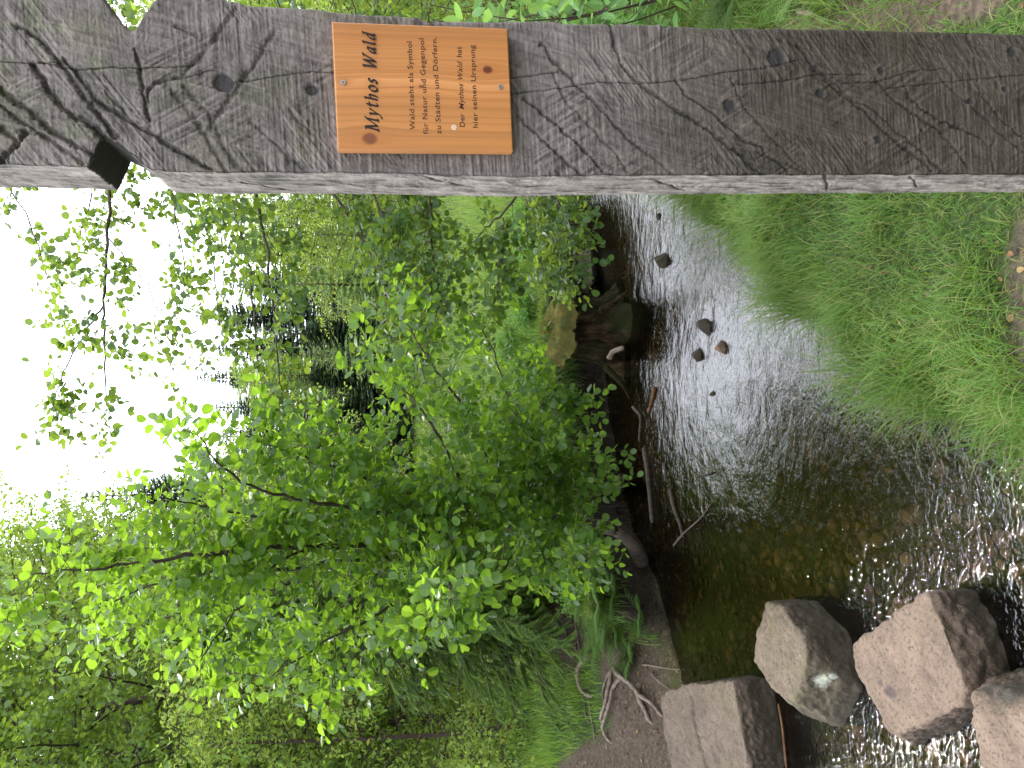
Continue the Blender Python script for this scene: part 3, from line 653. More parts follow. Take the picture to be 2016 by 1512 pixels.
def leaf_mesh(name, L, mat, parent=None, prof=ALD, fold=.25, curl=.12):
    L = np.asarray(L, float); p, d, n, s = L[:, :3], nrm(L[:, 3:6]), L[:, 6:9], L[:, 9:10]
    side = nrm(np.cross(d, n)); n = np.cross(side, d)
    N = len(L); k = len(prof)
    verts = []; 
    rs = np.random.RandomState(N); cv = (curl*(.4+rs.rand(N, 1)*1.2)); fd = fold*(.3+rs.rand(N, 1)*1.3); sk = 1+.25*(rs.rand(N, 2)-.5)
    def pt(t, w_, sgn): 
        asym = sk[:, 0:1] if sgn > 0 else sk[:, 1:2]
        return p+d*(t*s)+side*(sgn*w_*asym*s)+n*((fd*w_-cv*t*t)*s)
    tip = (prof[-1][0], 0.0)
    cols = [pt(0, 0, 1), pt(*tip, 1), pt(prof[-1][0]*.5, 0, 1)]
    inner = prof[1:] if prof[-1][1] > 0 else prof[1:-1]
    for sgn in (1, -1):
        for (t, w_) in inner: cols.append(pt(t, w_, sgn))
    V = np.stack(cols, 1); nv = V.shape[1]; base = (np.arange(N)*nv)[:, None]; q = len(inner)
    f1 = base+np.array([0]+[3+i for i in range(q)]+[1, 2])[None]; f2 = base+np.array([0, 2, 1]+[3+q+i for i in range(q)][::-1])[None]
    return mesh_np(name, V.reshape(-1, 3), [f1, f2], mat, parent, smooth=False)
def wander(r, p, d, length, n, bend=.25, droop=0.0, up=0.0):
    pts = [np.array(p, float)]; d = nrm(d)
    for i in range(n):
        d = nrm(d+r.normal(0, bend, 3)/math.sqrt(n)*1.2+np.array((0, 0, (up-droop)/n))); pts.append(pts[-1]+d*length/n)
    return np.array(pts)
def leafy(pl, path, size, step, skip=0.0, upb=1.0, droop=.15, pet=.3):
    """leaves alternating along a twig"""
    seg = np.linalg.norm(np.diff(path, axis=0), axis=1); cum = np.r_[0, np.cumsum(seg)]; tot = cum[-1]
    t = tot*skip+step*pl.r.rand(); k = 0
    while t <= tot:
        i = min(np.searchsorted(cum, t, side='right')-1, len(seg)-1); f = (t-cum[i])/seg[i]
        p = path[i]+(path[i+1]-path[i])*f; tg = nrm(path[i+1]-path[i])
        a = k*2.4+pl.r.normal(0, .5); ref = nrm(np.cross(tg, (0.1, .05, 1))); b = np.cross(tg, ref)
        out = ref*cos(a)+b*sin(a)
        d = nrm(out*.9+tg*.5+np.array((0, 0, -droop))+pl.r.normal(0, .2, 3)); n = nrm(np.array((0, 0, upb))+pl.r.normal(0, .55, 3))
        s = size*(.55+.6*pl.r.rand()); q = p+d*s*pet
        pl.leaf(q, d, n, s); t += step*(.6+.8*pl.r.rand()); k += 1
    d = nrm(path[-1]-path[-2]); pl.leaf(path[-1], d+pl.r.normal(0, .2, 3), nrm(np.array((0, 0, 1))+pl.r.normal(0, .5, 3)), size*.8)
def guide(pl, pts, r0, r1, side_step=.13, side_len=.55, twig_len=.22, lsize=.06, lstep=.04, start=.15, droop=.1, n_tw=5, spread=1.0, zsq=1.0, sides=6):
    pts = np.asarray(pts, float)
    # smooth the polyline
    t = np.linspace(0, 1, len(pts)); tt = np.linspace(0, 1, len(pts)*4)
    P = np.stack([np.interp(tt, t, pts[:, k]) for k in range(3)], 1)
    for _ in range(3): P[1:-1] = (P[:-2]+2*P[1:-1]+P[2:])/4
    P[1:-1] += pl.r.normal(0, .006, P[1:-1].shape)
    pl.tube(P, r0, r1, sides)
    seg = np.linalg.norm(np.diff(P, axis=0), axis=1); cum = np.r_[0, np.cumsum(seg)]; tot = cum[-1]; s = tot*start
    while s < tot:
        i = min(np.searchsorted(cum, s, side='right')-1, len(seg)-1); p = P[i]+(P[i+1]-P[i])*((s-cum[i])/seg[i]); tg = nrm(P[i+1]-P[i]); f = s/tot
        o = pl.r.normal(0, 1, 3); o[2] *= zsq; o = nrm(o-tg*(o@tg)); d = nrm(o*spread+tg*.75)
        L = side_len*(1-.45*f)*(.5+.8*pl.r.rand()); path = wander(pl.r, p, d, L, 6, .28, droop)
        pl.tube(path, max(.0016, .0055*(1-f*.6)*L/.6), .0010, 4)
        nt_ = max(2, int(n_tw*L/side_len+.5))
        for j in range(nt_):
            g = .22+.75*j/nt_; k = min(int(g*6), 5); q = path[k]+(path[k+1]-path[k])*(g*6-k); tg2 = nrm(path[k+1]-path[k])
            o2 = pl.r.normal(0, 1, 3); o2[2] *= .6; o2 = nrm(o2-tg2*(o2@tg2)); tw = wander(pl.r, q, nrm(o2*.9+tg2*.7), twig_len*(.5+.9*pl.r.rand()), 4, .3, droop)
            pl.tube(tw, .0015, .0008, 3); leafy(pl, tw, lsize, lstep, .1)
        leafy(pl, path, lsize, lstep*1.2, .45)
        s += side_step*(.6+.8*pl.r.rand())
    leafy(pl, P[-8:], lsize, lstep, 0)
def pxs(L): return [PY(a, b, y) for a, b, y in L]

# --- the leaning alder on the far bank
al = Plant(5)
base = PZ(1268, 1118, -.02)
trunk = [base, PY(1262, 1100, 5.35), PY(1245, 1066, 5.25), PY(1215, 1042, 5.2), PY(1180, 1036, 5.15), PY(1120, 1030, 5.1), PY(1050, 1022, 5.0), PY(990, 1035, 4.95), PY(930, 1050, 4.85)]
hub = trunk[-1]
t = np.linspace(0, 1, len(trunk)); tt = np.linspace(0, 1, 40); TP = np.stack([np.interp(tt, t, np.array(trunk)[:, k]) for k in range(3)], 1)
for _ in range(4): TP[1:-1] = (TP[:-2]+2*TP[1:-1]+TP[2:])/4
al.tube(TP, .062, .036, 10)
tr2 = [PZ(1275, 1085, -.02), PY(1235, 1075, 5.5), PY(1200, 1062, 5.5), PY(1150, 1060, 5.5), PY(1090, 1080, 5.45), PY(1000, 1100, 5.4), PY(900, 1130, 5.3), PY(800, 1150, 5.3)]
al.tube(TP+np.array((0, 0, 0)), .062, .036, 8)
stems = [
 ([(930, 1050, 4.85), (850, 1065, 4.7), (700, 1075, 4.5), (560, 1078, 4.3), (430, 1088, 4.1), (300, 1105, 3.9), (190, 1120, 3.8), (60, 1130, 3.7)], .026, .4, .15),
 ([(930, 1050, 4.85), (880, 1088, 4.8), (780, 1100, 4.7), (690, 1104, 4.6), (560, 1122, 4.5), (440, 1122, 4.4), (300, 1150, 4.3), (180, 1200, 4.2)], .024, .5, .15),
 ([(900, 1040, 4.85), (850, 990, 4.6), (790, 962, 4.4), (700, 930, 4.2), (620, 905, 4.0), (540, 880, 3.9), (470, 850, 3.8)], .017, .42, .12),
 ([(930, 1050, 4.85), (960, 980, 4.7), (960, 900, 4.5), (920, 820, 4.4), (870, 740, 4.3), (820, 670, 4.3), (780, 600, 4.3)], .017, .5, .12),
 ([(900, 1060, 4.8), (800, 1020, 4.4), (700, 1000, 4.1), (590, 985, 3.9), (490, 960, 3.7), (420, 900, 3.6), (385, 855, 3.55)], .016, .3, .12),
 ([(620, 1080, 4.4), (545, 1100, 4.2), (480, 1190, 4.0), (430, 1250, 3.9), (395, 1300, 3.8)], .009, .3, .1),
 ([(880, 1090, 4.8), (830, 1160, 4.5), (760, 1200, 4.2), (680, 1240, 3.9), (600, 1290, 3.8), (520, 1340, 3.7)], .013, .42, .12),
 ([(930, 1050, 4.85), (880, 1130, 4.4), (840, 1170, 3.9), (830, 1210, 3.6), (800, 1250, 3.5)], .010, .3, .1),
 ([(990, 1035, 4.95), (1010, 980, 4.6), (1050, 930, 4.4), (1060, 870, 4.3), (1000, 800, 4.2)], .010, .35, .2),
 ([(1020, 1026, 5.0), (1060, 1060, 4.5), (1090, 1090, 4.1), (1130, 1110, 3.9)], .009, .25, .15),
 ([(1050, 1022, 5.0), (1080, 960, 4.7), (1120, 920, 4.6), (1170, 880, 4.6)], .009, .32, .2),
 ([(1010, 1000, 4.8), (1060, 960, 4.6), (1110, 950, 4.5), (1170, 970, 4.45)], .008, .28, .2),
 ([(1040, 1020, 4.9), (1100, 1010, 4.7), (1150, 1060, 4.5), (1180, 1120, 4.4)], .008, .28, .2),
 ([(1000, 900, 4.8), (1040, 820, 4.8), (1090, 780, 4.8), (1120, 760, 4.8)], .007, .28, .1),
 ([(850, 1065, 4.7), (760, 1000, 4.9), (650, 960, 5.1), (560, 920, 5.2), (500, 900, 5.2)], .012, .5, .15),
 ([(700, 1075, 4.5), (560, 1030, 4.3), (430, 1000, 4.2), (330, 980, 4.1), (270, 960, 4.0)], .010, .35, .15),
 ([(690, 1104, 4.6), (560, 1160, 4.7), (420, 1180, 4.7), (300, 1230, 4.7), (200, 1260, 4.7)], .011, .45, .15),
 ([(780, 1100, 4.7), (700, 1170, 4.9), (620, 1240, 5.0), (520, 1290, 5.1), (420, 1340, 5.2)], .011, .5, .15),
 ([(930, 1050, 4.85), (900, 930, 4.2), (860, 850, 3.9), (820, 790, 3.7), (760, 740, 3.6)], .012, .35, .15),
 ([(960, 1000, 4.7), (1000, 900, 4.9), (1000, 780, 5.0), (960, 660, 5.1), (900, 580, 5.1)], .011, .42, .15),
 ([(900, 1060, 4.8), (880, 1120, 3.9), (885, 1160, 3.3), (895, 1185, 3.05)], .008, .2, .3)]
for g, r, sl_, st in stems:
    guide(al, pxs(g), r, .003, .058, sl_, .2, .057, .032, st, .05, 6)
at = empty('alder_tree', base, 'broad bushy alder leaning over the stream with bright backlit round leaves', 'tree')
def shift(o, b):
    o.location = tuple(-float(v) for v in b)
shift(al.wood('trunk', BARK, at), base); shift(leaf_mesh('crown', al.L, ALDER, at), base)
print('alder leaves', len(al.L))

# --- the alder hidden behind the post, limbs reaching in from the right
rt = Plant(9); rb = np.array((2.35, 5.5, gz(2.35, 5.5)-.05))
tp_ = wander(rt.r, rb, (0.02, .05, 1), 7.5, 14, .12); rt.tube(tp_, .10, .035, 10)
limbs = [
 ([(212, 200, 5.6), (213, 345, 5.6), (213, 480, 5.5), (205, 580, 5.4), (203, 640, 5.3), (207, 720, 5.2), (213, 800, 5.1), (216, 880, 5.1)], .014, .34, .12),
 ([(205, 600, 5.4), (170, 655, 5.3), (140, 700, 5.2), (110, 770, 5.1), (98, 860, 5.0)], .007, .24, .1),
 ([(0, 330, 5.8), (20, 370, 5.8), (60, 440, 5.7), (80, 500, 5.6), (95, 560, 5.6), (100, 615, 5.6)], .007, .24, .0),
 ([(180, 380, 5.9), (170, 430, 5.9), (150, 480, 5.9), (120, 520, 5.9)], .006, .3, .0),
 ([(215, 470, 5.5), (270, 530, 5.5), (310, 600, 5.4), (330, 680, 5.3), (340, 740, 5.3)], .005, .24, .1),
 ([(330, 250, 5.4), (335, 350, 5.3), (345, 420, 5.2), (360, 500, 5.1), (365, 570, 5.0), (345, 640, 5.0)], .008, .28, .15),
 ([(420, 200, 5.6), (440, 350, 5.6), (470, 440, 5.5), (495, 540, 5.4), (500, 620, 5.3), (505, 700, 5.3), (500, 760, 5.2)], .013, .42, .15),
 ([(480, 200, 5.3), (500, 380, 5.2), (525, 480, 5.1), (532, 560, 5.0), (545, 660, 4.9), (550, 760, 4.9), (560, 820, 4.9)], .014, .42, .15),
 ([(610, 200, 5.4), (640, 360, 5.3), (690, 430, 5.2), (720, 490, 5.1), (760, 540, 5.0), (820, 590, 4.9), (850, 640, 4.9)], .012, .38, .15),
 ([(700, 200, 5.2), (720, 360, 5.1), (770, 450, 5.0), (800, 520, 4.9), (790, 600, 4.9), (760, 660, 4.9)], .011, .4, .15),
 ([(830, 220, 5.2), (845, 380, 5.0), (850, 460, 4.9), (852, 540, 4.9), (860, 620, 4.8)], .011, .34, .15),
 ([(1040, 350, 4.8), (1010, 395, 4.7), (970, 440, 4.6), (930, 475, 4.6), (905, 500, 4.5)], .010, .26, .3),
 ([(990, 430, 4.7), (985, 480, 4.5), (980, 560, 4.4), (985, 610, 4.4)], .006, .2, .2),
 ([(1080, 330, 5.0), (1100, 400, 4.9), (1120, 450, 4.9), (1130, 500, 4.9), (1135, 540, 4.9)], .007, .26, .1),
 ([(1090, 330, 5.6), (1115, 420, 5.6), (1120, 500, 5.6), (1110, 570, 5.6)], .006, .26, .1),
 ([(1000, 330, 5.4), (1040, 400, 5.3), (1060, 470, 5.3), (1070, 540, 5.3)], .007, .3, .1),
 ([(400, 100, 5.2), (430, 200, 5.0), (450, 250, 4.9), (420, 60, 4.8), (350, 0, 4.8)], .010, .4, .15),
 ([(560, 160, 5.0), (580, 80, 4.8), (560, 20, 4.7), (520, -40, 4.6)], .010, .42, .1),
 ([(700, 160, 5.0), (710, 80, 4.8), (700, 20, 4.7), (680, -40, 4.6)], .010, .42, .1),
 ([(240, 120, 5.4), (250, 60, 5.2), (240, 20, 5.1)], .008, .4, .1),
 ([(820, 160, 5.0), (840, 80, 4.8), (850, 0, 4.7)], .009, .4, .1),
 ([(360, 300, 5.9), (400, 420, 5.9), (420, 520, 6.0), (430, 620, 6.0), (440, 700, 6.0)], .009, .34, .1)]
for k_, (g, r, sl_, st) in enumerate(limbs):
    guide(rt, pxs(g), r, .0022, (.07 if k_ > 6 else .15), sl_, .17, .056, .034, st, .12, 6)
for g, r, sl_, st in limbs:      # join every limb to the trunk
    a = PY(*g[0]); 
    if r >= .009:
        k = np.argmin(np.abs(tp_[:, 2]-(a[2]-.35))); rt.tube(np.array([tp_[k], (tp_[k]+a)/2+np.array((0, 0, -.05)), a]), r*1.3, r, 6)
rto = empty('alder_tree', rb, 'alder behind the post whose long twiggy limbs hang in from the right', 'tree')
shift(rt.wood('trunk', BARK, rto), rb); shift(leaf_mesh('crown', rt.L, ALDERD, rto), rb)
print('right alder leaves', len(rt.L))

# --- generic broadleaved tree
def broadleaf(seed, H, R, z0, nl, lsize, leafmat, lean=(0, 0), n_limb=26, tr=.07, prof=ALD, step=.055):
    pl = Plant(seed); tk = wander(pl.r, (0, 0, -.1), (lean[0], lean[1], 1), H, 16, .10); pl.tube(tk, tr, .012, 8)
    for i in range(n_limb):
        f = z0+(1-z0)*(i+.5)/n_limb; k = min(int(f*16), 15); p = tk[k]+(tk[k+1]-tk[k])*(f*16-k)
        a = i*2.4+pl.r.normal(0, .4); prof_r = R*math.sqrt(max(.03, 1-((f-.45)/.62)**2))
        L = prof_r*(.75+.4*pl.r.rand()); el = .15+.6*f
        pts = wander(pl.r, p, (cos(a), sin(a), el), L, 7, .22, .25); pl.tube(pts, tr*.35*(1-f*.6), .004, 5)
        for j in range(nl):
            g = .15+.85*(j+pl.r.rand())/nl; kk = min(int(g*7), 6); q = pts[kk]+(pts[kk+1]-pts[kk])*(g*7-kk)
            o = pl.r.normal(0, 1, 3); o[2] *= .7; tw = wander(pl.r, q, o+nrm(pts[kk+1]-pts[kk])*.5, .5*(.5+pl.r.rand())*(R/1.6)**.5, 5, .3, .15)
            pl.tube(tw, .003, .001, 3); leafy(pl, tw, lsize, step, .08)
    return pl
def place_tree(name, pl, bark, leafm, xy, label, cat='tree', group=None, rot=0, prof=ALD, scale=1, crown='crown'):
    z = gz(*xy); e = empty(name, (xy[0], xy[1], z), label, cat, group)
    pl.wood('trunk', bark, e); leaf_mesh(crown, pl.L, leafm, e, prof); e.rotation_euler.z = rot; e.scale = (scale,)*3; return e
def again(src, xy, label, rot, scale=1, zs=1):
    c = copy_tree(src); c.location = (xy[0], xy[1], gz(*xy)); c.rotation_euler.z = rot; c.scale = (scale, scale, scale*zs); c['label'] = label; return c
def xat(py, y): return (756-py)/F*y*1.0
pA = broadleaf(21, 8.8, 2.4, .12, 26, .066, WOODL, n_limb=60, tr=.085, step=.038)
print('bl', len(pA.L))
tA = place_tree('birch_tree', pA, BARK, WOODL, (xat(1310, 10.3), 10.3), 'tall broadleaved tree with a straight brown trunk at left of the clearing', group='broadleaved trees around the clearing', rot=.4)
pB = broadleaf(22, 3.3, 1.35, .04, 22, .062, HAZEL, n_limb=46, tr=.03, prof=ELL, step=.033)
tB = place_tree('hazel_bush', pB, TWIG, HAZEL, (xat(1440, 7.9), 7.9), 'light green leafy bush left of the young spruce above the grass bank', 'bush', 'light green bushes around the clearing', prof=ELL)
again(tB, (-4.6, 9.6), 'light green bush under the tall broadleaved tree at far left', 2.0, 1.25)
again(tB, (xat(560, 18.5), 18.5), 'light green bush beyond the meadow behind the hanging alder twigs', 1.1, 1.0)
again(tB, (xat(420, 17.5), 17.5), 'light green bush beyond the water beside the left edge of the post', 3.6, 1.25)
again(tB, (xat(60, 9.5), 9.5), 'light green bush seen past the right edge of the post', 4.6, 1.15)
again(tB, (xat(-60, 7.9), 7.9), 'bright bush half hidden at the right margin beyond the post', 5.2, .9)
again(tB, (xat(1000, 11.5), 11.5), 'light green bush behind the alder in the middle distance', .6, 1.1)
again(tB, (xat(1180, 9.8), 9.8), 'light green bush between the alder and the tall broadleaved tree', 5.6, 1.15)
again(tA, (xat(1490, 12.5), 12.5), 'broadleaved tree at the far left margin behind the trunk tree', 2.2, 1.05)
again(tA, (xat(1180, 15), 15), 'broadleaved tree rising behind the leaning alder, second from left', 3.9, 1.0)
again(tA, (xat(1620, 9), 9), 'broadleaved tree whose twigs enter at the lower left corner', 1.2, .9)
again(tA, (xat(1235, 13.5), 13.5), 'broadleaved tree closing the gap between the trunk tree and the alder', 2.7, 1.15)
again(tA, (xat(1415, 9.3), 9.3), 'broadleaved tree in front of the left margin thicket', 5.3, .95)
again(tA, (xat(1370, 16), 16), 'broadleaved tree deep in the thicket at far left', .2, 1.35)
again(tA, (xat(1150, 18.5), 18.5), 'broadleaved tree at the edge of the white sky behind the alder top', 3.3, 1.15)
again(tA, (xat(60, 19), 19), 'broadleaved tree behind the right edge of the post', 5.1, .78)
again(tA, (xat(420, 24), 24), 'low broadleaved tree on the skyline beside the post', .9, .72)
again(tA, (xat(760, 29), 29), 'small broadleaved tree on the skyline among the dark spruces', 4.4, .70)
again(tA, (xat(-120, 14), 14), 'broadleaved tree beyond the right margin of the picture', 2.9, .8)

# --- spruces
def spruce(seed, H, R, nw=34, nb=7, twl=.34, w_=.05):
    pl = Plant(seed); pl.tube(np.array([(0, 0, -.2), (0, 0, H*.5), (0, 0, H)]), H*.013, .01, 7)
    for i in range(nw):
        f = .05+.95*(i/nw); z = H*f; n_ = nb if f < .8 else 5
        for j in range(n_):
            a = 2*pi*(j+pl.r.rand()*.7)/n_+i; L = R*(1-f)**.85*(.75+.45*pl.r.rand())+.06
            ns = 6; pts = wander(pl.r, (0, 0, z), (cos(a), sin(a), -.12+.5*f), L, ns, .1, .30 if f < .7 else -.1)
            pl.tube(pts, .012*(1-f)+.004, .003, 3)
            m_ = max(4, int(L/.085))
            for q in range(m_):
                g = .12+.88*q/m_; k = min(int(g*ns), ns-1); p = pts[k]+(pts[k+1]-pts[k])*(g*ns-k); tg = nrm(pts[k+1]-pts[k])
                sd_ = nrm(np.cross(tg, (0, 0, 1)))
                for s in (1, -1):
                    d = nrm(sd_*s*.85+tg*.75+np.array((0, 0, -.28))+pl.r.normal(0, .14, 3)); pl.leaf(p, d, nrm(np.array((0, 0, 1))+pl.r.normal(0, .5, 3)), twl*(1-g*.55)*(.6+.6*pl.r.rand())*min(1, L/.9+.25))
            pl.leaf(pts[-1], pts[-1]-pts[-2], (0, 0, 1), twl*.6)
    return pl
SPR = [(.0, 0), (.15, .085), (.45, .11), (.8, .07), (1.0, 0)]
s1 = spruce(31, 11, 2.1, 52, 8, .40)
def comb(L, rs):
    """each spray becomes a spine of short shoots so that the edge reads as needles"""
    out = []
    for r in L:
        p, d, n, s = np.array(r[:3]), nrm(r[3:6]), np.array(r[6:9]), r[9]; sd_ = nrm(np.cross(d, n)); out.append((*p, *d, *n, s))
        for q in (.2, .4, .6, .8):
            for sg in (1, -1):
                if rs.rand() < .8: out.append((*(p+d*s*q), *(d*.8+sd_*sg*.75+np.array((0, 0, -.25))), *n, s*.42*(1.1-q*.6)))
    return out
s1.L = comb(s1.L, np.random.RandomState(3)); print('spruce', len(s1.L))
S1 = place_tree('spruce_tree', s1, SBARK, NEEDLE, (xat(1075, 21), 21), 'dark pointed spruce rising highest above the alder into the white sky', group='dark spruces behind the clearing', prof=SPR)
S1.scale = (.95, .95, 1.08)
far_sp = [(960, 27, 1.0, 1.0, 'dark spruce on the skyline right of the tallest one'), (1130, 19, .85, .95, 'dark spruce tip left of the tallest one above the leaves'), (1010, 24, .8, 1.0, 'slim spruce with a bare tip between the two tallest'),
 (905, 40, 1.05, .80, 'distant spruce at the end of the dark skyline row'), (855, 41, 1.1, .76, 'distant spruce with a small pointed tip behind the alder'), (800, 38, 1.1, .74, 'distant dark spruce fifth from the post on the skyline'), (745, 42, 1.15, .80, 'distant dark spruce fourth from the post on the skyline'),
 (690, 37, 1.1, .70, 'distant dark spruce third from the post on the skyline'), (630, 40, 1.15, .78, 'distant dark spruce second from the post on the skyline'), (570, 36, 1.1, .66, 'distant dark spruce closest to the post on the skyline'), (500, 43, 1.2, .72, 'distant spruce hidden behind hanging twigs by the post'), (430, 40, 1.1, .62, 'distant spruce just left of the post behind twigs'),
 (1200, 24, 1.1, 1.05, 'dark spruce behind the broadleaved trees at left'), (1290, 21, 1.0, 1.0, 'dark spruce behind the straight brown trunk'), (1390, 23, 1.1, 1.05, 'dark spruce behind the leaves at far left'), (1480, 20, 1.0, 1.0, 'dark spruce at the left margin behind leaves'), (1000, 34, 1.1, .8, 'dark spruce low behind the middle of the alder'), (1060, 30, 1.1, .8, 'dark spruce standing behind the alder stems'),
 (660, 28, .8, .5, 'short dark spruce beyond the meadow, third in the low row'), (740, 26, .8, .48, 'short dark spruce beyond the meadow, second in the low row'), (820, 27, .85, .5, 'short dark spruce beyond the meadow, first in the low row'), (890, 25, .8, .5, 'short dark spruce in the low row behind the alder stems'), (560, 25, .8, .42, 'short dark spruce beyond the meadow near the post'), (300, 30, 1.1, .7, 'distant spruce wholly behind the post'), (120, 28, 1.1, .7, 'distant spruce behind the right part of the post'), (0, 26, 1, .7, 'distant spruce at the right margin beyond the post')]
for k, (py, y, s_, zs_, lab) in enumerate(far_sp): again(S1, (xat(py, y), y), lab, k*1.3, s_, zs_)
# young larch, pale green
lp = spruce(35, 3.3, 1.15, 26, 7, .22); lp.L = comb(lp.L, np.random.RandomState(4))
LT = place_tree('larch_tree', lp, SBARK, LARCH, (xat(565, 15), 15), 'pale yellow green young larch in the meadow behind the hanging twigs', group='pale young larches in the meadow', prof=SPR)
again(LT, (xat(700, 17.5), 17.5), 'pale young larch farther back left of the first', 2.0, .95)
again(LT, (xat(470, 17), 17), 'pale young larch nearest the post', 3.0, .85)

# young spruce close by on the left bank with real needles
ys = Plant(41); YB = np.array((-1.98, 6.35)); H = 3.4
yz = gz(*YB); ys.tube(np.array([(0, 0, -.1), (0.02, 0, 1.6), (0, 0, H)]), .05, .008, 8); NL = []
for i in range(36):
    f = .10+.88*i/36
    for j in range(7):
        a = 2*pi*(j+ys.r.rand()*.6)/7+i*.9; L = 1.02*(1-f)**.8*(.7+.45*ys.r.rand())+.06
        pts = wander(ys.r, (0, 0, H*f), (cos(a), sin(a), .05+.5*f), L, 8, .12, .5 if f < .6 else 0); ys.tube(pts, .006*(1-f)+.002, .0015, 4)
        m_ = max(3, int(L/.09))
        for q in range(m_):
            g = .06+.94*q/m_; k = min(int(g*8), 7); p = pts[k]+(pts[k+1]-pts[k])*(g*8-k); tg = nrm(pts[k+1]-pts[k]); s0_ = nrm(np.cross(tg, (0, 0, 1)))
            for sg in (1, -1):
                tw = wander(ys.r, p, s0_*sg*.8+tg*.8+np.array((0, 0, -.35))+ys.r.normal(0, .15, 3), .20*(1.15-g*.7)*(.6+.7*ys.r.rand()), 3, .15, .3); NL.append(tw)
        NL.append(pts[-4:])
for tw in NL:
    seg = np.linalg.norm(np.diff(tw, axis=0), axis=1).sum(); n_ = max(10, int(seg/.0038))
    ts = ys.r.rand(n_)*(len(tw)-1); k = np.minimum(ts.astype(int), len(tw)-2); P_ = tw[k]+(tw[k+1]-tw[k])*(ts-k)[:, None]; T_ = nrm(tw[k+1]-tw[k])
    rnd = nrm(ys.r.normal(0, 1, (n_, 3))); rnd[:, 2] = np.abs(rnd[:, 2])*.6-.1; D_ = nrm(T_*.75+rnd)
    for p, d in zip(P_, D_): ys.L.append((*p, *d, *rnd[0], .026))
SHO = [(0, 0), (.12, .075), (.5, .085), (.85, .06), (1, 0)]; SL = []
for tw in NL:
    d = tw[-1]-tw[0]; ln = float(np.linalg.norm(d))
    if ln < .02: continue
    for n__ in (np.array((0, 0, 1.)), nrm(np.cross(d, (0, 0, 1.)))): SL.append((*tw[0], *nrm(d), *n__, max(.06, min(ln*1.05, .2))))
NEE = [(0, 0), (.1, .07), (.5, .085), (.8, .06), (1, 0)]
print('needles', len(ys.L))
ye = empty('young_spruce', (YB[0], YB[1], yz), 'young spruce with drooping fresh green tips on the left bank above bare roots', 'tree')
ys.wood('trunk', SBARK, ye)
def needle_mesh(name, L, mat, parent):
    L = np.asarray(L); p, d, n, s = L[:, :3], nrm(L[:, 3:6]), L[:, 6:9], L[:, 9:10]; sd_ = nrm(np.cross(d, n+.001)); wv_ = s*.10
    V = np.stack([p-sd_*wv_, p+sd_*wv_, p+d*s], 1).reshape(-1, 3); return mesh_np(name, V, [np.arange(len(V)).reshape(-1, 3)], mat, parent, smooth=False)
needle_mesh('crown', ys.L, NEEDLEY, ye); leaf_mesh('shoots', SL, NEEDLEY, ye, SHO)
# its bare roots over the earth bank
def z5(L): return [(950+x/4.032, 1150+y/4.032) for x, y in L]
roots = [([(570, 280), (620, 340), (680, 410), (740, 500), (760, 560)], .008, .01), ([(885, 515), (830, 600), (785, 650), (788, 760), (800, 850), (850, 900)], .017, .045), ([(1020, 670), (1020, 800), (1000, 950), (950, 1050), (940, 1110)], .013, .02),
 ([(1090, 740), (1040, 820), (1035, 950), (1000, 1060), (965, 1130), (980, 1200), (1010, 1270)], .011, .03), ([(1020, 660), (1120, 730), (1220, 800), (1270, 880), (1360, 940), (1410, 1060)], .014, .035), ([(1230, 800), (1250, 900), (1310, 1000), (1335, 1110)], .016, .01),
 ([(790, 880), (820, 1000), (850, 1110)], .006, .006), ([(850, 900), (880, 1100), (890, 1260)], .006, .006), ([(735, 280), (770, 430), (775, 580)], .007, .01), ([(1240, 640), (1350, 640), (1460, 660), (1570, 680)], .005, .05), ([(1330, 700), (1400, 740), (1480, 850)], .005, .03), ([(1000, 700), (960, 850), (965, 930)], .007, .008)]
for L_, r_, up_ in roots:
    q = np.array([hit(a, b, up_*.6) for a, b in z5(L_)]); t = np.linspace(0, 1, len(q)); tt = np.linspace(0, 1, len(q)*5)
    q = np.stack([np.interp(tt, t, q[:, k]) for k in range(3)], 1)
    for _ in range(4): q[1:-1] = (q[:-2]+2*q[1:-1]+q[2:])/4
    g_ = ground(q[:, 0], q[:, 1]); arch = np.sin(np.linspace(0, pi, len(q))); r_ = r_*1.35; q[:, 2] = g_+up_*1.3*arch+r_*.3-(1-np.minimum(1, arch*4))*r_
    pr = Plant(1); pr.tube(q, np.r_[np.linspace(r_, r_*.6, len(q))]*(1+.18*np.sin(np.arange(len(q))*1.7)), None, 8); o_ = pr.wood('root', ROOTM, ye); o_.location = (-YB[0], -YB[1], -yz)

# ------------------------------------------------------------------ stump with moss on the far bank
def tube_obj(name, pts, r0, r1, mat, label, cat, group=None, sides=10, nz=.12, parent=None):
    pts = np.asarray(pts, float); t = np.linspace(0, 1, len(pts)); tt = np.linspace(0, 1, max(12, len(pts)*8)); q = np.stack([np.interp(tt, t, pts[:, k]) for k in range(3)], 1)
    for _ in range(5): q[1:-1] = (q[:-2]+2*q[1:-1]+q[2:])/4
    rr = lerp(r0, r1, tt)*(1+nz*fbm(tt*9, r0*100, 0, 3, 3)); rr[0] *= .35; rr[-1] *= .3
    p_ = Plant(2); p_.tube(q, rr, None, sides); o = p_.wood(name, mat, parent)
    return tag(o, label, cat, group) if label else o
m = M('rotten_stump_wood'); o = m.obj(); n1 = m.noise(14, 6, .7, m.mapv(o, (1, 1, .35))); n2 = m.noise(3, 4, .6, o)
c = m.ramp(n1, [(.36, (.005, .0035, .002)), (.52, (.03, .019, .010)), (.66, (.085, .055, .032)), (.8, (.20, .14, .095))]); c = m.mixc(m.ramp(n2, [(.42, (0, 0, 0)), (.6, (1, 1, 1))]), c, (.02, .024, .008))
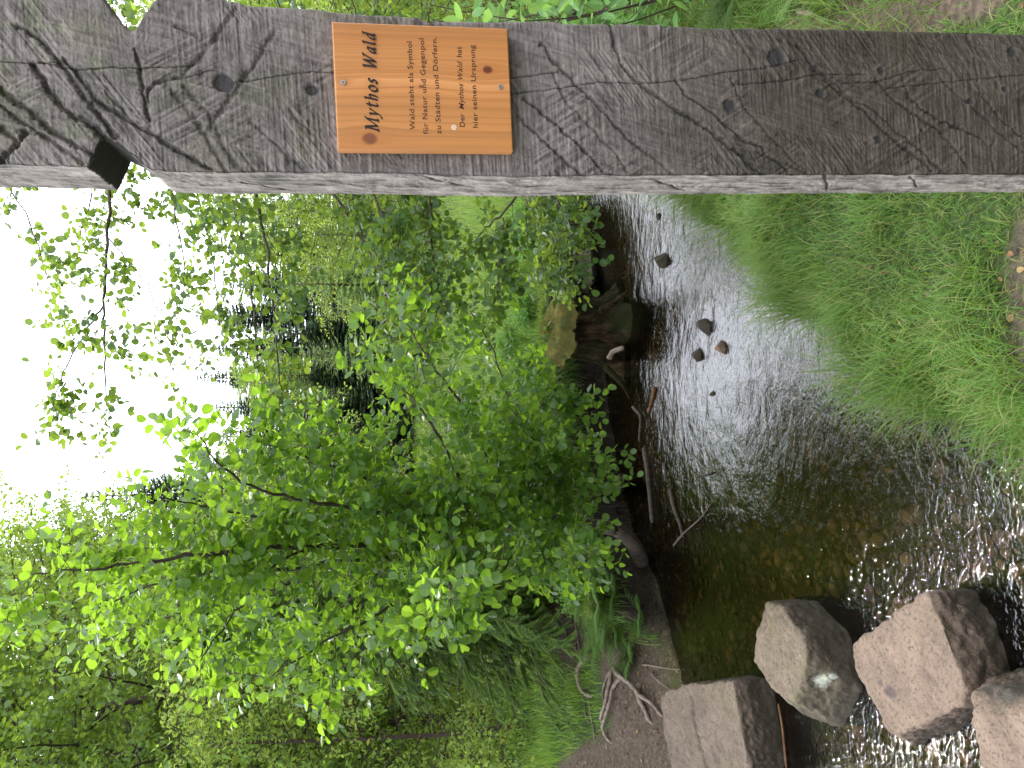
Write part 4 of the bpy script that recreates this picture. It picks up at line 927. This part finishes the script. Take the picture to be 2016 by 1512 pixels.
m.l(c, m.b.inputs['Base Color']); m.b.inputs['Roughness'].default_value = .95; m.b.inputs['Specular IOR Level'].default_value = .08; m.l(m.bump(n1, 1, .04), m.b.inputs['Normal']); STUMP = m.m
m = M('golden_moss'); o = m.obj(); n1 = m.noise(90, 5, .7, o); n2 = m.noise(12, 4, .6, o)
c = m.mixc(m.ramp(n2, [(.35, (0, 0, 0)), (.65, (1, 1, 1))]), (.26, .20, .035), (.08, .115, .02)); c = m.mixc(m.math('MULTIPLY', n1, .8), c, (.08, .06, .02))
m.l(c, m.b.inputs['Base Color']); m.b.inputs['Roughness'].default_value = .95; m.l(m.bump(n1, 1, .02), m.b.inputs['Normal']); MOSS = m.m; MOSSL = leaf_mat('moss_strand', [(.05, .06, .012), (.10, .10, .02), (.06, .085, .016), (.15, .13, .025)], (.3, .3, .05), .25, .7, .2)
sb = PZ(1232, 655, -.05); sb[1] += .0
SE = empty('tree_stump', sb, 'old hollow stump with golden moss on top standing in the stream edge', 'stump')
nth, nzz = 200, 110; th = np.linspace(0, 2*pi, nth, endpoint=False); tz = np.linspace(0, 1, nzz)
TH_, TZ_ = np.meshgrid(th, tz)
Hs = .62
flare = 1+1.25*np.exp(-TZ_*3.6)*(.2+1.0*np.clip(np.cos((TH_-4.95)*1.9), 0, 1)**2+.8*np.clip(np.cos((TH_-3.3)*2.2), 0, 1)**2*(TH_ < 4.2))+.06*sstep(.75, 1, TZ_)-.34*np.abs(fbm(TH_*4.5+TZ_*1.2, TZ_*1.6, 0, 411, 4))+.10*fbm(TH_*9, TZ_*9, 0, 412, 4)-.22*np.exp(-((TH_-4.15)/.22)**2)*sstep(.85, .5, TZ_)
rad = .165*flare*(1+.16*fbm(np.cos(TH_)*2.2, np.sin(TH_)*2.2, TZ_*1.3, 7, 3)+.07*fbm(np.cos(TH_)*9, np.sin(TH_)*9, TZ_*2.5, 8, 3))
SX = rad*np.cos(TH_)*1.45+.03*TZ_; SYY = rad*np.sin(TH_)*.95+.06*TZ_**1.5; SZ = Hs*TZ_+.04*np.cos(TH_-1.2)*sstep(.6, 1, TZ_)+.03*fbm(np.cos(TH_)*3, np.sin(TH_)*3, 0, 4, 2)*sstep(.7, 1, TZ_)
si = np.arange(nth*nzz).reshape(nzz, nth); si2 = np.concatenate([si, si[:, :1]], 1)
sf = np.stack([si2[:-1, :-1], si2[:-1, 1:], si2[1:, 1:], si2[1:, :-1]], -1).reshape(-1, 4)
mesh_np('trunk', np.stack([SX.ravel(), SYY.ravel(), SZ.ravel()], 1), [sf, si[-1][None]], STUMP, SE)
# moss cap: dome over the top rim with drooping fringe
kr = 26; rr_ = np.linspace(0, 1.04, kr); RRm, THm = np.meshgrid(rr_, th, indexing='ij')
top = 1.22*.165; mxx = top*RRm*np.cos(THm)*1.5*(1+.12*fbm(np.cos(THm)*3, np.sin(THm)*3, 0, 55, 3))+.03; myy = top*RRm*np.sin(THm)*1.05*(1+.12*fbm(np.cos(THm)*3, np.sin(THm)*3, 2, 56, 3))+.05
mzz = Hs+.05*(1-RRm**2)+.04*np.cos(THm-1.2)-.09*sstep(.78, 1.04, RRm)*(1+.25*vn(np.cos(THm)*9, np.sin(THm)*9, 0, 57))+.03*fbm(mxx*14, myy*14, 0, 58, 4)-.02*mxx/.2
mi = np.arange(kr*nth).reshape(kr, nth); mi2 = np.concatenate([mi, mi[:, :1]], 1)
mesh_np('moss_cap', np.stack([mxx.ravel(), myy.ravel(), mzz.ravel()], 1), [np.stack([mi2[:-1, :-1], mi2[1:, :-1], mi2[1:, 1:], mi2[:-1, 1:]], -1).reshape(-1, 4)], MOSS, SE)
mr = np.random.RandomState(88); pick = mr.randint(0, mxx.size, 9000); pp_ = np.stack([mxx.ravel(), myy.ravel(), mzz.ravel()], 1)[pick]; rad_ = RRm.ravel()[pick]
od = np.stack([np.cos(THm.ravel()[pick]), np.sin(THm.ravel()[pick]), np.zeros(len(pick))], 1)*rad_[:, None]; dd_ = nrm(od*.8+np.array((0, 0, .7))*(1-rad_[:, None]**3*1.9)+mr.normal(0, .45, (len(pick), 3)))
ML = np.concatenate([pp_+mr.normal(0, .006, pp_.shape), dd_, mr.normal(0, 1, (len(pick), 3)), (.007+.016*mr.rand(len(pick), 1)*(.4+rad_[:, None]))], 1)
needle_mesh('moss_fringe', ML, MOSSL, SE)
def rel(o, b): o.location = tuple(-float(v) for v in b)
for pts, r0_, r1_ in [([(1180, 612, 5.8), (1205, 600, 5.75), (1222, 585, 5.72), (1236, 575, 5.7)], .03, .014), ([(1190, 720, 5.85), (1215, 745, 5.8), (1232, 765, 5.78), (1240, 785, 5.78)], .032, .012)]:
    rel(tube_obj('root', [PY(*q) for q in pts], r0_, r1_, STUMP, None, None, parent=SE), sb)
# moss on the root, second mossy boulder to its right, driftwood
bp = [PY(a, b, y+.35) for a, b, y in [(1120, 480, 6.5), (1125, 560, 6.4), (1165, 500, 6.4), (1168, 560, 6.3), (1150, 590, 6.5), (1100, 520, 7.0), (1150, 520, 6.9), (1130, 600, 6.9), (1178, 530, 6.5), (1105, 470, 6.9)]]
MB = granite('mossy_bank_stone', (.13, .11, .075), .8, -.3)
tag(blob('bank_boulder', bp, .015, MB, 77, .02, .006, 4), 'rounded mossy boulder in the far bank between the stump and the post', 'boulder')
bp = [PZ(1225+dx, 945+dy, z) for dx, dy, z in [(0, -15, .0), (0, 25, 0), (-25, 20, .05), (-5, -12, .12), (0, 20, .13), (-15, 10, .17), (12, 0, -.1), (-5, 30, -.1)]]
tag(blob('bank_stone', bp, .012, GD, 78, .01, .003), 'small grey stone at the foot of the dark bank under the alder', 'rock')
for k, (pts, r0_, r1_, mt, lab) in enumerate([
 ([(1199, 706, 5.55), (1206, 692, 5.5), (1228, 684, 5.42)], .022, .018, ROOTM, 'pale broken stick leaning out of the water beside the stump'),
 ([(1268, 880, 5.3), (1275, 930, 5.22), (1280, 985, 5.15), (1284, 1030, 5.08)], .021, .014, DRIFT, 'long grey driftwood pole lying at the far water edge'),
 ([(1318, 962, 4.65), (1326, 1000, 4.6), (1338, 1030, 4.55), (1345, 1058, 4.5)], .015, .009, DRIFT, 'shorter split driftwood stick in the shallow water under the alder'),
 ([(1288, 762, 5.2), (1284, 785, 5.2), (1276, 812, 5.2)], .015, .009, DRIFTO, 'orange rotten stick lying in the water below the stump'),
 ([(1245, 800, 5.6), (1262, 820, 5.4), (1258, 870, 5.4)], .014, .008, DRIFT, 'crooked grey twig at the far water edge'),
 ([(1325, 1075, 4.6), (1345, 1050, 4.5), (1380, 1020, 4.3), (1400, 990, 4.2)], .008, .004, TWIG, 'thin dark twig reaching across the water toward the bright reflection'),
 ([(1262, 1150, 5.1), (1290, 1190, 4.95), (1310, 1230, 4.9)], .012, .006, ROOTM, 'thin root curving along the water edge below the ferns'),
 ([(1368, 937, 4.4), (1385, 936, 4.35), (1402, 930, 4.3)], .007, .005, DRIFT, 'short pale twig floating at the edge of the reflection'),
 ([(1532, 1385, 3.5), (1540, 1430, 3.45), (1548, 1512, 3.35)], .006, .006, DRIFTO, 'thin brown stick in the water beside the cracked stepping stone'),
 ([(1570, 20, 3.3), (1600, 27, 3.2), (1630, 44, 3.1)], .013, .009, ROOTM, 'reddish brown stick on the grass right of the post')]):
    q = [PY(*p) for p in pts]
    if k not in (0,):
        for i_, p in enumerate(q):
            d_ = ray(pts[i_][0], pts[i_][1])
            if k == 9: q[i_] = hit(pts[i_][0], pts[i_][1], .02)
            else: q[i_] = PZ(pts[i_][0], pts[i_][1], .012)
    tube_obj('driftwood' if k < 9 else 'fallen_stick', q, r0_, r1_, mt, lab, 'stick', 'sticks and driftwood', 8)

# ------------------------------------------------------------------ low plants
def cloud(seed, n, rx_, ry_, rz_, lsize, shell=.5, up=.9, stems=24):
    pl = Plant(seed); r = pl.r
    for i in range(stems):
        a = r.rand()*2*pi; e = r.rand(); tip = np.array((cos(a)*rx_*e**.5, sin(a)*ry_*e**.5, rz_*(.55+.45*r.rand())*(1-.4*e)))
        pa = np.array([(tip[0]*.3, tip[1]*.3, -.03), tip*.5+np.array((0, 0, .06)), tip]); pa = np.stack([np.interp(np.linspace(0, 1, 7), [0, .5, 1], pa[:, k]) for k in range(3)], 1)
        pl.tube(pa, .003, .001, 3)
        for j in range(int(n/stems/6)):
            g = .3+.7*r.rand(); q = pa[min(int(g*6), 5)]; tw = wander(r, q, (r.normal(), r.normal(), .5+r.rand()), .09*(rz_/.25)**.5*(.5+r.rand()), 3, .3); leafy(pl, tw, lsize, lsize*.75, 0)
    return pl
bb = cloud(51, 2600, .33, .26, .24, .017)
BB = None
for k, (a, b, s_, lab) in enumerate([(1060, 615, 1.0, 'bright small leaved clump hanging over the mossy stump top'), (1075, 740, 1.15, 'bright small leaved clump left of the stump on the bank lip'), (1040, 540, 1.1, 'bright small leaved clump right of the stump on the bank lip'), (1100, 830, 1.0, 'bright small leaved clump between stump and alder'), (1075, 470, 1.0, 'bright small leaved clump above the mossy boulder'), (1120, 900, .9, 'small leaved clump in front of the alder trunk'), (1035, 680, 1.2, 'small leaved clump just behind the stump'), (1130, 980, 1.1, 'small leaved clump on the dark bank beside the alder foot'), (1120, 1060, 1.2, 'small leaved clump under the alder stem'), (1165, 1130, 1.1, 'small leaved clump between alder foot and ferns'), (1110, 1180, 1.1, 'small leaved clump below the spruce tips'), (1120, 430, 1.0, 'small leaved clump next to the post above the far water')]):
    p = hit(a, b); 
    if p[0] > -1.4: p = np.array((p[0], max(p[1], float(np.interp(p[0], FAR[6:15, 0], FAR[6:15, 1]))+.14), 0))
    if BB is None:
        BB = place_tree('bilberry_clump', bb, TWIG, BILB, (p[0], p[1]), lab, 'plant', 'small leaved clumps on the far bank lip', prof=RND, crown='leaves')
    else: again(BB, (p[0], p[1]), lab, k*1.1, s_)
for ch in BB.children:
    if ch.name.startswith('trunk'): ch.name = 'stems'; ch.data.name = 'stems'
# ragged turf lip that overhangs the hollow
lipx = np.arange(-1.62, 1.9, .02); fy = np.interp(lipx, FAR[4:15, 0], FAR[4:15, 1]); nv_ = 22
LX, LT_ = np.meshgrid(lipx, np.linspace(0, 1, nv_)); FY = np.repeat(fy[None], nv_, 0)
over = (.20+.12*fbm(LX*2.5, 0, 0, 401, 3))*(1-.8*np.exp(-((LX-.42)/.38)**4))*sstep(-1.65, -1.3, LX); a_ = LT_*1.25*pi
LYY = FY+.22-over*np.sin(np.minimum(a_, pi*.5+.0*a_))*(1)-.0*a_; 
LYY = FY+.25-(over+.18)*np.sin(np.clip(a_, 0, pi/2))+.30*np.clip(LT_-.45, 0, 1); top_ = ground(lipx, fy+.25)[None]
LZ = top_+.05*np.sin(np.clip(a_, 0, pi))-.34*sstep(.3, 1, LT_)*(1+.5*fbm(LX*6, LT_*2, 0, 402, 3))+.03*fbm(LX*9, LYY*9, 0, 403, 3)
li = np.arange(LX.size).reshape(LX.shape)
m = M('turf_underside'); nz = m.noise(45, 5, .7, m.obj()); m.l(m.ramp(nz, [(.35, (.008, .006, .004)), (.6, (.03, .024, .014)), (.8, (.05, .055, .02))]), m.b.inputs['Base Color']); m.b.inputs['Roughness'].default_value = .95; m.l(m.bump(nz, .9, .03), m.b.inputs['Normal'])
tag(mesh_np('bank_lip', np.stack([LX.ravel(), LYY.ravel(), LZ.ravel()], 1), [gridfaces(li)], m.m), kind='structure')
hr = np.random.RandomState(404); HL = []; 
for k in range(16000):
    i = hr.randint(len(lipx)); t_ = hr.rand()*.62; j = int(t_*nv_); p = np.array((LX[j, i], LYY[j, i], LZ[j, i])); HL.append((*p, hr.normal(0, .5), -.55-hr.rand()*.5, .9-1.9*t_+hr.normal(0, .35), *hr.normal(0, 1, 3), .05+.11*hr.rand()*(.6+.8*(vn(p[0]*4, 0, 0, 9) > 0))))
def strand_mesh(name, L, mat, wd):
    L = np.asarray(L); p, d, n, s = L[:, :3], nrm(L[:, 3:6]), L[:, 6:9], L[:, 9:10]; sd_ = nrm(np.cross(d, n+.001))*wd; dn_ = np.array((0, 0, -1.))*s*.28
    V = np.stack([p-sd_, p+sd_, p+d*s*.55+sd_*.8, p+d*s*.55-sd_*.8, p+d*s+dn_], 1).reshape(-1, 3); b = (np.arange(len(L))*5)[:, None]
    return mesh_np(name, V, [b+np.array([[0, 1, 2, 3]]), b+np.array([[3, 2, 4]])], mat, smooth=False)
tag(strand_mesh('lip_grass', HL, GRASS, .0028), 'grass fringe hanging over the undercut lip of the far bank', 'grass', kind='stuff')
HR = []
for k in range(900):
    i = hr.randint(len(lipx)); j = int((.55+.4*hr.rand())*nv_); p = np.array((LX[j, i], LYY[j, i], LZ[j, i])); HR.append((*p, hr.normal(0, .3), -.15, -1, *hr.normal(0, 1, 3), .06+.16*hr.rand()))
tag(strand_mesh('hanging_rootlets', HR, TWIG, .0016), 'fine rootlets hanging from the underside of the far bank', 'roots', kind='stuff')
# leafy shrub right of the post, close
sh = Plant(61)
for i in range(15):
    a = sh.r.rand()*2*pi; tk = wander(sh.r, (0, 0, -.05), (.35*cos(a), .35*sin(a), 1), 1.0+.8*sh.r.rand(), 8, .15, .1); sh.tube(tk, .006, .002, 4)
    for j in range(9):
        k = 2+int(sh.r.rand()*6); tw = wander(sh.r, tk[k], (sh.r.normal(), sh.r.normal(), .3), .3, 4, .3, .2); sh.tube(tw, .0018, .001, 3); leafy(sh, tw, .085, .045, .1)
SH1 = place_tree('leafy_shrub', sh, TWIG, BUSHL, (1.92, 3.25), 'soft pale green shrub with pointed leaves just right of the post', 'bush', 'soft pale green shrubs by the post', prof=ELL)
again(SH1, (1.55, 4.35), 'pale green sprigs left of the post where the grass meets the water', 2.2, .42)
again(SH1, (2.5, 4.4), 'soft pale green shrub farther back right of the post', 4.2, 1.0)
# ferns
def fern(seed, nf=8, L=.42):
    pl = Plant(seed)
    for i in range(nf):
        a = 2*pi*i/nf+pl.r.rand()*.4; pa = wander(pl.r, (0, 0, 0), (cos(a)*.7, sin(a)*.7, .95), L*(.7+.5*pl.r.rand()), 12, .06, 1.1); pl.tube(pa, .0018, .0006, 3)
        for k in range(1, 13):
            for h_ in (0, .5):
                g = min(k-1+h_+.3, 11.6); kk = int(g); q = pa[kk]+(pa[kk+1]-pa[kk])*(g-kk); tg = nrm(pa[kk+1]-pa[kk]); sd_ = nrm(np.cross(tg, (0, 0, 1))); env = math.sin(pi*min(.98, .12+g/12*.86))**.8*.30*L
                for sg in (1, -1):
                    d = nrm(sd_*sg+tg*.35+np.array((0, 0, -.1))); up_ = np.cross(sd_, tg)*-1; pl.leaf(q, d, nrm(np.array((0, 0, 1))+pl.r.normal(0, .12, 3)), env)
    return pl
FP = [(0, 0), (.1, .05), (.5, .045), (.8, .025), (1, 0)]
fn = fern(71, 7, .34); FE = None
for k, (a, b, s_, lab) in enumerate([(1225, 1240, .95, 'fern drooping over the dark water beside the earth slope'), (1195, 1195, 1.15, 'fern on the left bank lip under the spruce tips'), (1180, 1265, .9, 'fern growing above the bare roots'), (1275, 1215, .8, 'small dark fern lowest at the water edge'), (1160, 1150, 1.1, 'fern in the shade behind the curved alder trunk'), (1225, 1165, 1.0, 'fern on the dark bank just left of the curved trunk foot'), (1250, 1290, .8, 'fern at the lower corner of the earth slope near the water'), (1205, 1225, 1.1, 'fern in the middle of the fern patch on the left bank'), (1450, 8, .7, 'fern right of the post above the stick'), (1568, -12, .6, 'small fern at the right margin of the picture')]):
    p = hit(a, b)
    if FE is None: FE = place_tree('fern', fn, FERN, FERN, (p[0], p[1]), lab, 'fern', 'green ferns on the banks', prof=FP, crown='fronds')
    else: again(FE, (p[0], p[1]), lab, k*1.9, s_)
for ch in FE.children:
    if ch.name.startswith('trunk'): ch.name = 'stalks'

# ------------------------------------------------------------------ grass
def blades(name, x, y, L, wdt, mat, seed, bend=(.3, 1.0), segs=4, flow=None, sink=.01, flat=0.0):
    r = np.random.RandomState(seed); N = len(x); z = ground(x, y)-sink
    a = r.rand(N)*2*pi
    if flow is not None: a = np.where(r.rand(N) < .42, flow+r.normal(0, .9, N), a)
    cl = fbm(x*5, y*5, 0, seed, 2)*2.2; a = a+cl
    b = bend[0]+(bend[1]-bend[0])*r.rand(N); dirv = np.stack([np.cos(a), np.sin(a)], 1)
    tw_ = a+pi/2+r.normal(0, .5, N); sidev = np.stack([np.cos(tw_), np.sin(tw_)], 1)
    lean = r.rand(N)*.35+flat*r.rand(N)
    cols = []; prev = None
    ts = np.linspace(0, 1, segs+1)
    hor = np.zeros(N); zz = z.copy()
    phi = lean.copy(); pts = []
    for i, t in enumerate(ts):
        w_ = wdt*(1-t**1.6)*.5+.0002
        cx = x+dirv[:, 0]*hor; cyy = y+dirv[:, 1]*hor
        pts.append((cx-sidev[:, 0]*w_, cyy-sidev[:, 1]*w_, zz)); pts.append((cx+sidev[:, 0]*w_, cyy+sidev[:, 1]*w_, zz))
        hor = hor+np.sin(phi)*L/segs; zz = zz+np.cos(phi)*L/segs; phi = phi+b*1.9/segs*(.5+t*1.2)
    V = np.stack([np.stack(p, 1) for p in pts], 1).reshape(-1, 3); nv = 2*(segs+1); base_ = (np.arange(N)*nv)[:, None]
    fcs = [base_+np.array([2*i, 2*i+1, 2*i+3, 2*i+2])[None] for i in range(segs)]
    return mesh_np(name, V, [np.concatenate(fcs)], mat, smooth=True)
r = np.random.RandomState(99)
def scatter(n, x0, x1, y0, y1, side, keepf):
    x = r.uniform(x0, x1, n); y = r.uniform(y0, y1, n); h_, i_, n_, f_ = ground(x, y, True); nearside = n_ < f_
    ok = ~i_ & (nearside if side == 'n' else ~nearside); dmk = dirt_mask(x, y)
    ok &= r.rand(n) < keepf(x, y, n_, f_, dmk); return x[ok], y[ok], n_[ok], f_[ok]
# near bank
x, y, n_, f_ = scatter(200000, -.7, 3.4, 1.25, 6.3, 'n', lambda x, y, n_, f_, d: np.clip((1-.86*d)*(.55+.6*sstep(-.5, .3, fbm(x*6, y*6, 0, 13, 2))), .12, 1)*sstep(4.6, 2.2, x-(y-2)*.3)*sstep(7, 2.5, y))
tuft = sstep(-.25, .5, fbm(x*3.2, y*3.2, 0, 15, 2)); edge_ = sstep(.45, .05, n_)
L = (.07+.13*tuft+.10*edge_)*(.6+.8*r.rand(len(x)))*lerp(.55, 1, sstep(1.5, 2.4, y))
flow = np.full(len(x), radians(150)); print('near grass', len(x))
tag(blades('bank_grass', x, y, L, .0036*(.5+1.0*r.rand(len(x))), GRASS, 201, (.35, 1.15), 5, flow, flat=.5), 'long soft green grass spilling over the near bank into the stream', 'grass', kind='stuff')
# left bank and far meadow
LAWN = leaf_mat('lawn_blade', [(.09, .19, .025), (.14, .27, .035), (.18, .31, .045), (.10, .21, .03), (.24, .32, .07)], (.36, .52, .06), .36, .5, .25)
x, y, n_, f_ = scatter(150000, -6.5, 4.5, 4.2, 12, 'f', lambda x, y, n_, f_, d: np.clip(1-1.02*d, 0, 1)*(.5+.5*sstep(-.4, .2, fbm(x*4, y*4, 0, 17, 2)))*sstep(.3, .6, np.hypot(x+1.98, y-6.35))*sstep(.05, .12, f_)*sstep(14, 6, y))
L = (.09+.12*sstep(-.3, .5, fbm(x*2.4, y*2.4, 0, 19, 2)))*(.6+.8*r.rand(len(x)))
tag(blades('far_bank_grass', x, y, L, .006*(.7+.6*r.rand(len(x))), LAWN, 203, (.3, 1.1), 4, None), 'green grass covering the far bank around the path', 'grass', kind='stuff')
x, y, n_, f_ = scatter(110000, -8, 12, 8.5, 34, 'f', lambda x, y, n_, f_, d: (.55+.45*sstep(-.4, .3, fbm(x, y, 0, 18, 2)))*sstep(40, 9, y)*(fbm(x*.35, y*.35, 0, 23, 2) < .32))
L = (.20+.12*r.rand(len(x)))
tag(blades('meadow_grass', x, y, L, .016*(.7+.6*r.rand(len(x))), MEADOW, 205, (.2, .9), 3, None), 'sunlit yellow green meadow grass beyond the far bank', 'grass', kind='stuff')
# fallen leaves on the near ground and drowned leaves and pebbles on the bed
def litter(name, n, region, zf, sizes, mat, label, seed, tilt=.35):
    rr = np.random.RandomState(seed); L_ = []; x = rr.uniform(region[0], region[1], n); y = rr.uniform(region[2], region[3], n); h_, i_, nn, ff_ = ground(x, y, True)
    ok = zf(x, y, h_, i_, nn, ff_, rr); x, y, h_ = x[ok], y[ok], h_[ok]
    for a, b, c_ in zip(x, y, h_):
        t_ = rr.rand()*2*pi; L_.append((a, b, c_+.008+.01*rr.rand(), cos(t_), sin(t_), .1*rr.normal(), tilt*rr.normal(), tilt*rr.normal(), 1, sizes[0]+(sizes[1]-sizes[0])*rr.rand()))
    return tag(leaf_mesh(name, L_, mat, None, RND), label, 'leaves', kind='stuff')
litter('leaf_litter', 1500, (-.4, 3.0, 1.3, 4), lambda x, y, h, i, n, f, q: (~i) & (n < f) & (q.rand(len(x)) < .15+.85*dirt_mask(x, y)), (.010, .024), LITTER, 'scattered brown leaf litter on the bare soil of the near bank', 301)
litter('drowned_leaves', 3000, (-3.2, 1.4, 1.4, 6.0), lambda x, y, h, i, n, f, q: i, (.02, .05), DROWN, 'brown and golden leaves lying on the stream bed', 303)
litter('path_litter', 900, (-4, -1.2, 4.3, 7), lambda x, y, h, i, n, f, q: (~i) & (f < n) & (dirt_mask(x, y) > .4), (.012, .03), LITTER, 'pale leaf scraps on the earth slope of the left bank', 305)
# pebbles on the bed
rr = np.random.RandomState(7); n = 2600; x = rr.uniform(-3.0, 1.3, n); y = rr.uniform(1.5, 5.8, n); h_, i_, nn, ff_ = ground(x, y, True); x, y, h_ = x[i_], y[i_], h_[i_]
bm = bmesh.new(); bmesh.ops.create_icosphere(bm, subdivisions=2, radius=1); bv = np.array([v.co[:] for v in bm.verts]); bf = np.array([[v.index for v in f.verts] for f in bm.faces]); bm.free()
S_ = (.010+.03*rr.rand(len(x))**2.5)[:, None, None]; nois = 1+.25*fbm(bv[None, :, 0]*1.2+rr.rand(len(x), 1)*50, bv[None, :, 1]*1.2+np.zeros((len(x), 1)), bv[None, :, 2]*1.2, 5, 2)
a = rr.rand(len(x))*2*pi; ca, sa = np.cos(a)[:, None], np.sin(a)[:, None]
bx = bv[None, :, 0]*nois*1.3; by = bv[None, :, 1]*nois; PVv = np.stack([bx*ca-by*sa, bx*sa+by*ca, bv[None, :, 2]*nois*.6], -1)*S_+np.stack([x, y, h_+.004], 1)[:, None]
m = M('pebbles'); rnd = m.rand(); m.l(m.mixc(m.math('MULTIPLY', m.noise(60, 4, .7, m.obj()), .5), m.ramp(rnd, [(0, (.05, .04, .025)), (.3, (.14, .10, .05)), (.55, (.26, .18, .09)), (.8, (.09, .08, .05)), (1, (.34, .26, .15))]), (.03, .025, .015)), m.b.inputs['Base Color']); m.b.inputs['Roughness'].default_value = .6
tag(mesh_np('stream_pebbles', PVv.reshape(-1, 3), [(bf[None]+(np.arange(len(x))*len(bv))[:, None, None]).reshape(-1, 3)], m.m), 'brown and tan pebbles on the bed of the stream', 'pebbles', kind='stuff')
for k in range(11):
    a = -1.5+k*.3; again(S1, (13.0*sin(a)+.5, -2.5-8.0*cos(a)), 'tall unseen spruce added behind the viewer to block sky light', k*1.7, 1.0, 1.0)['group'] = 'unseen spruces added behind the viewer to block sky light'  # unseen spruces added behind the camera, blocking sky to darken sides facing it
print('objects', len(sc.objects))
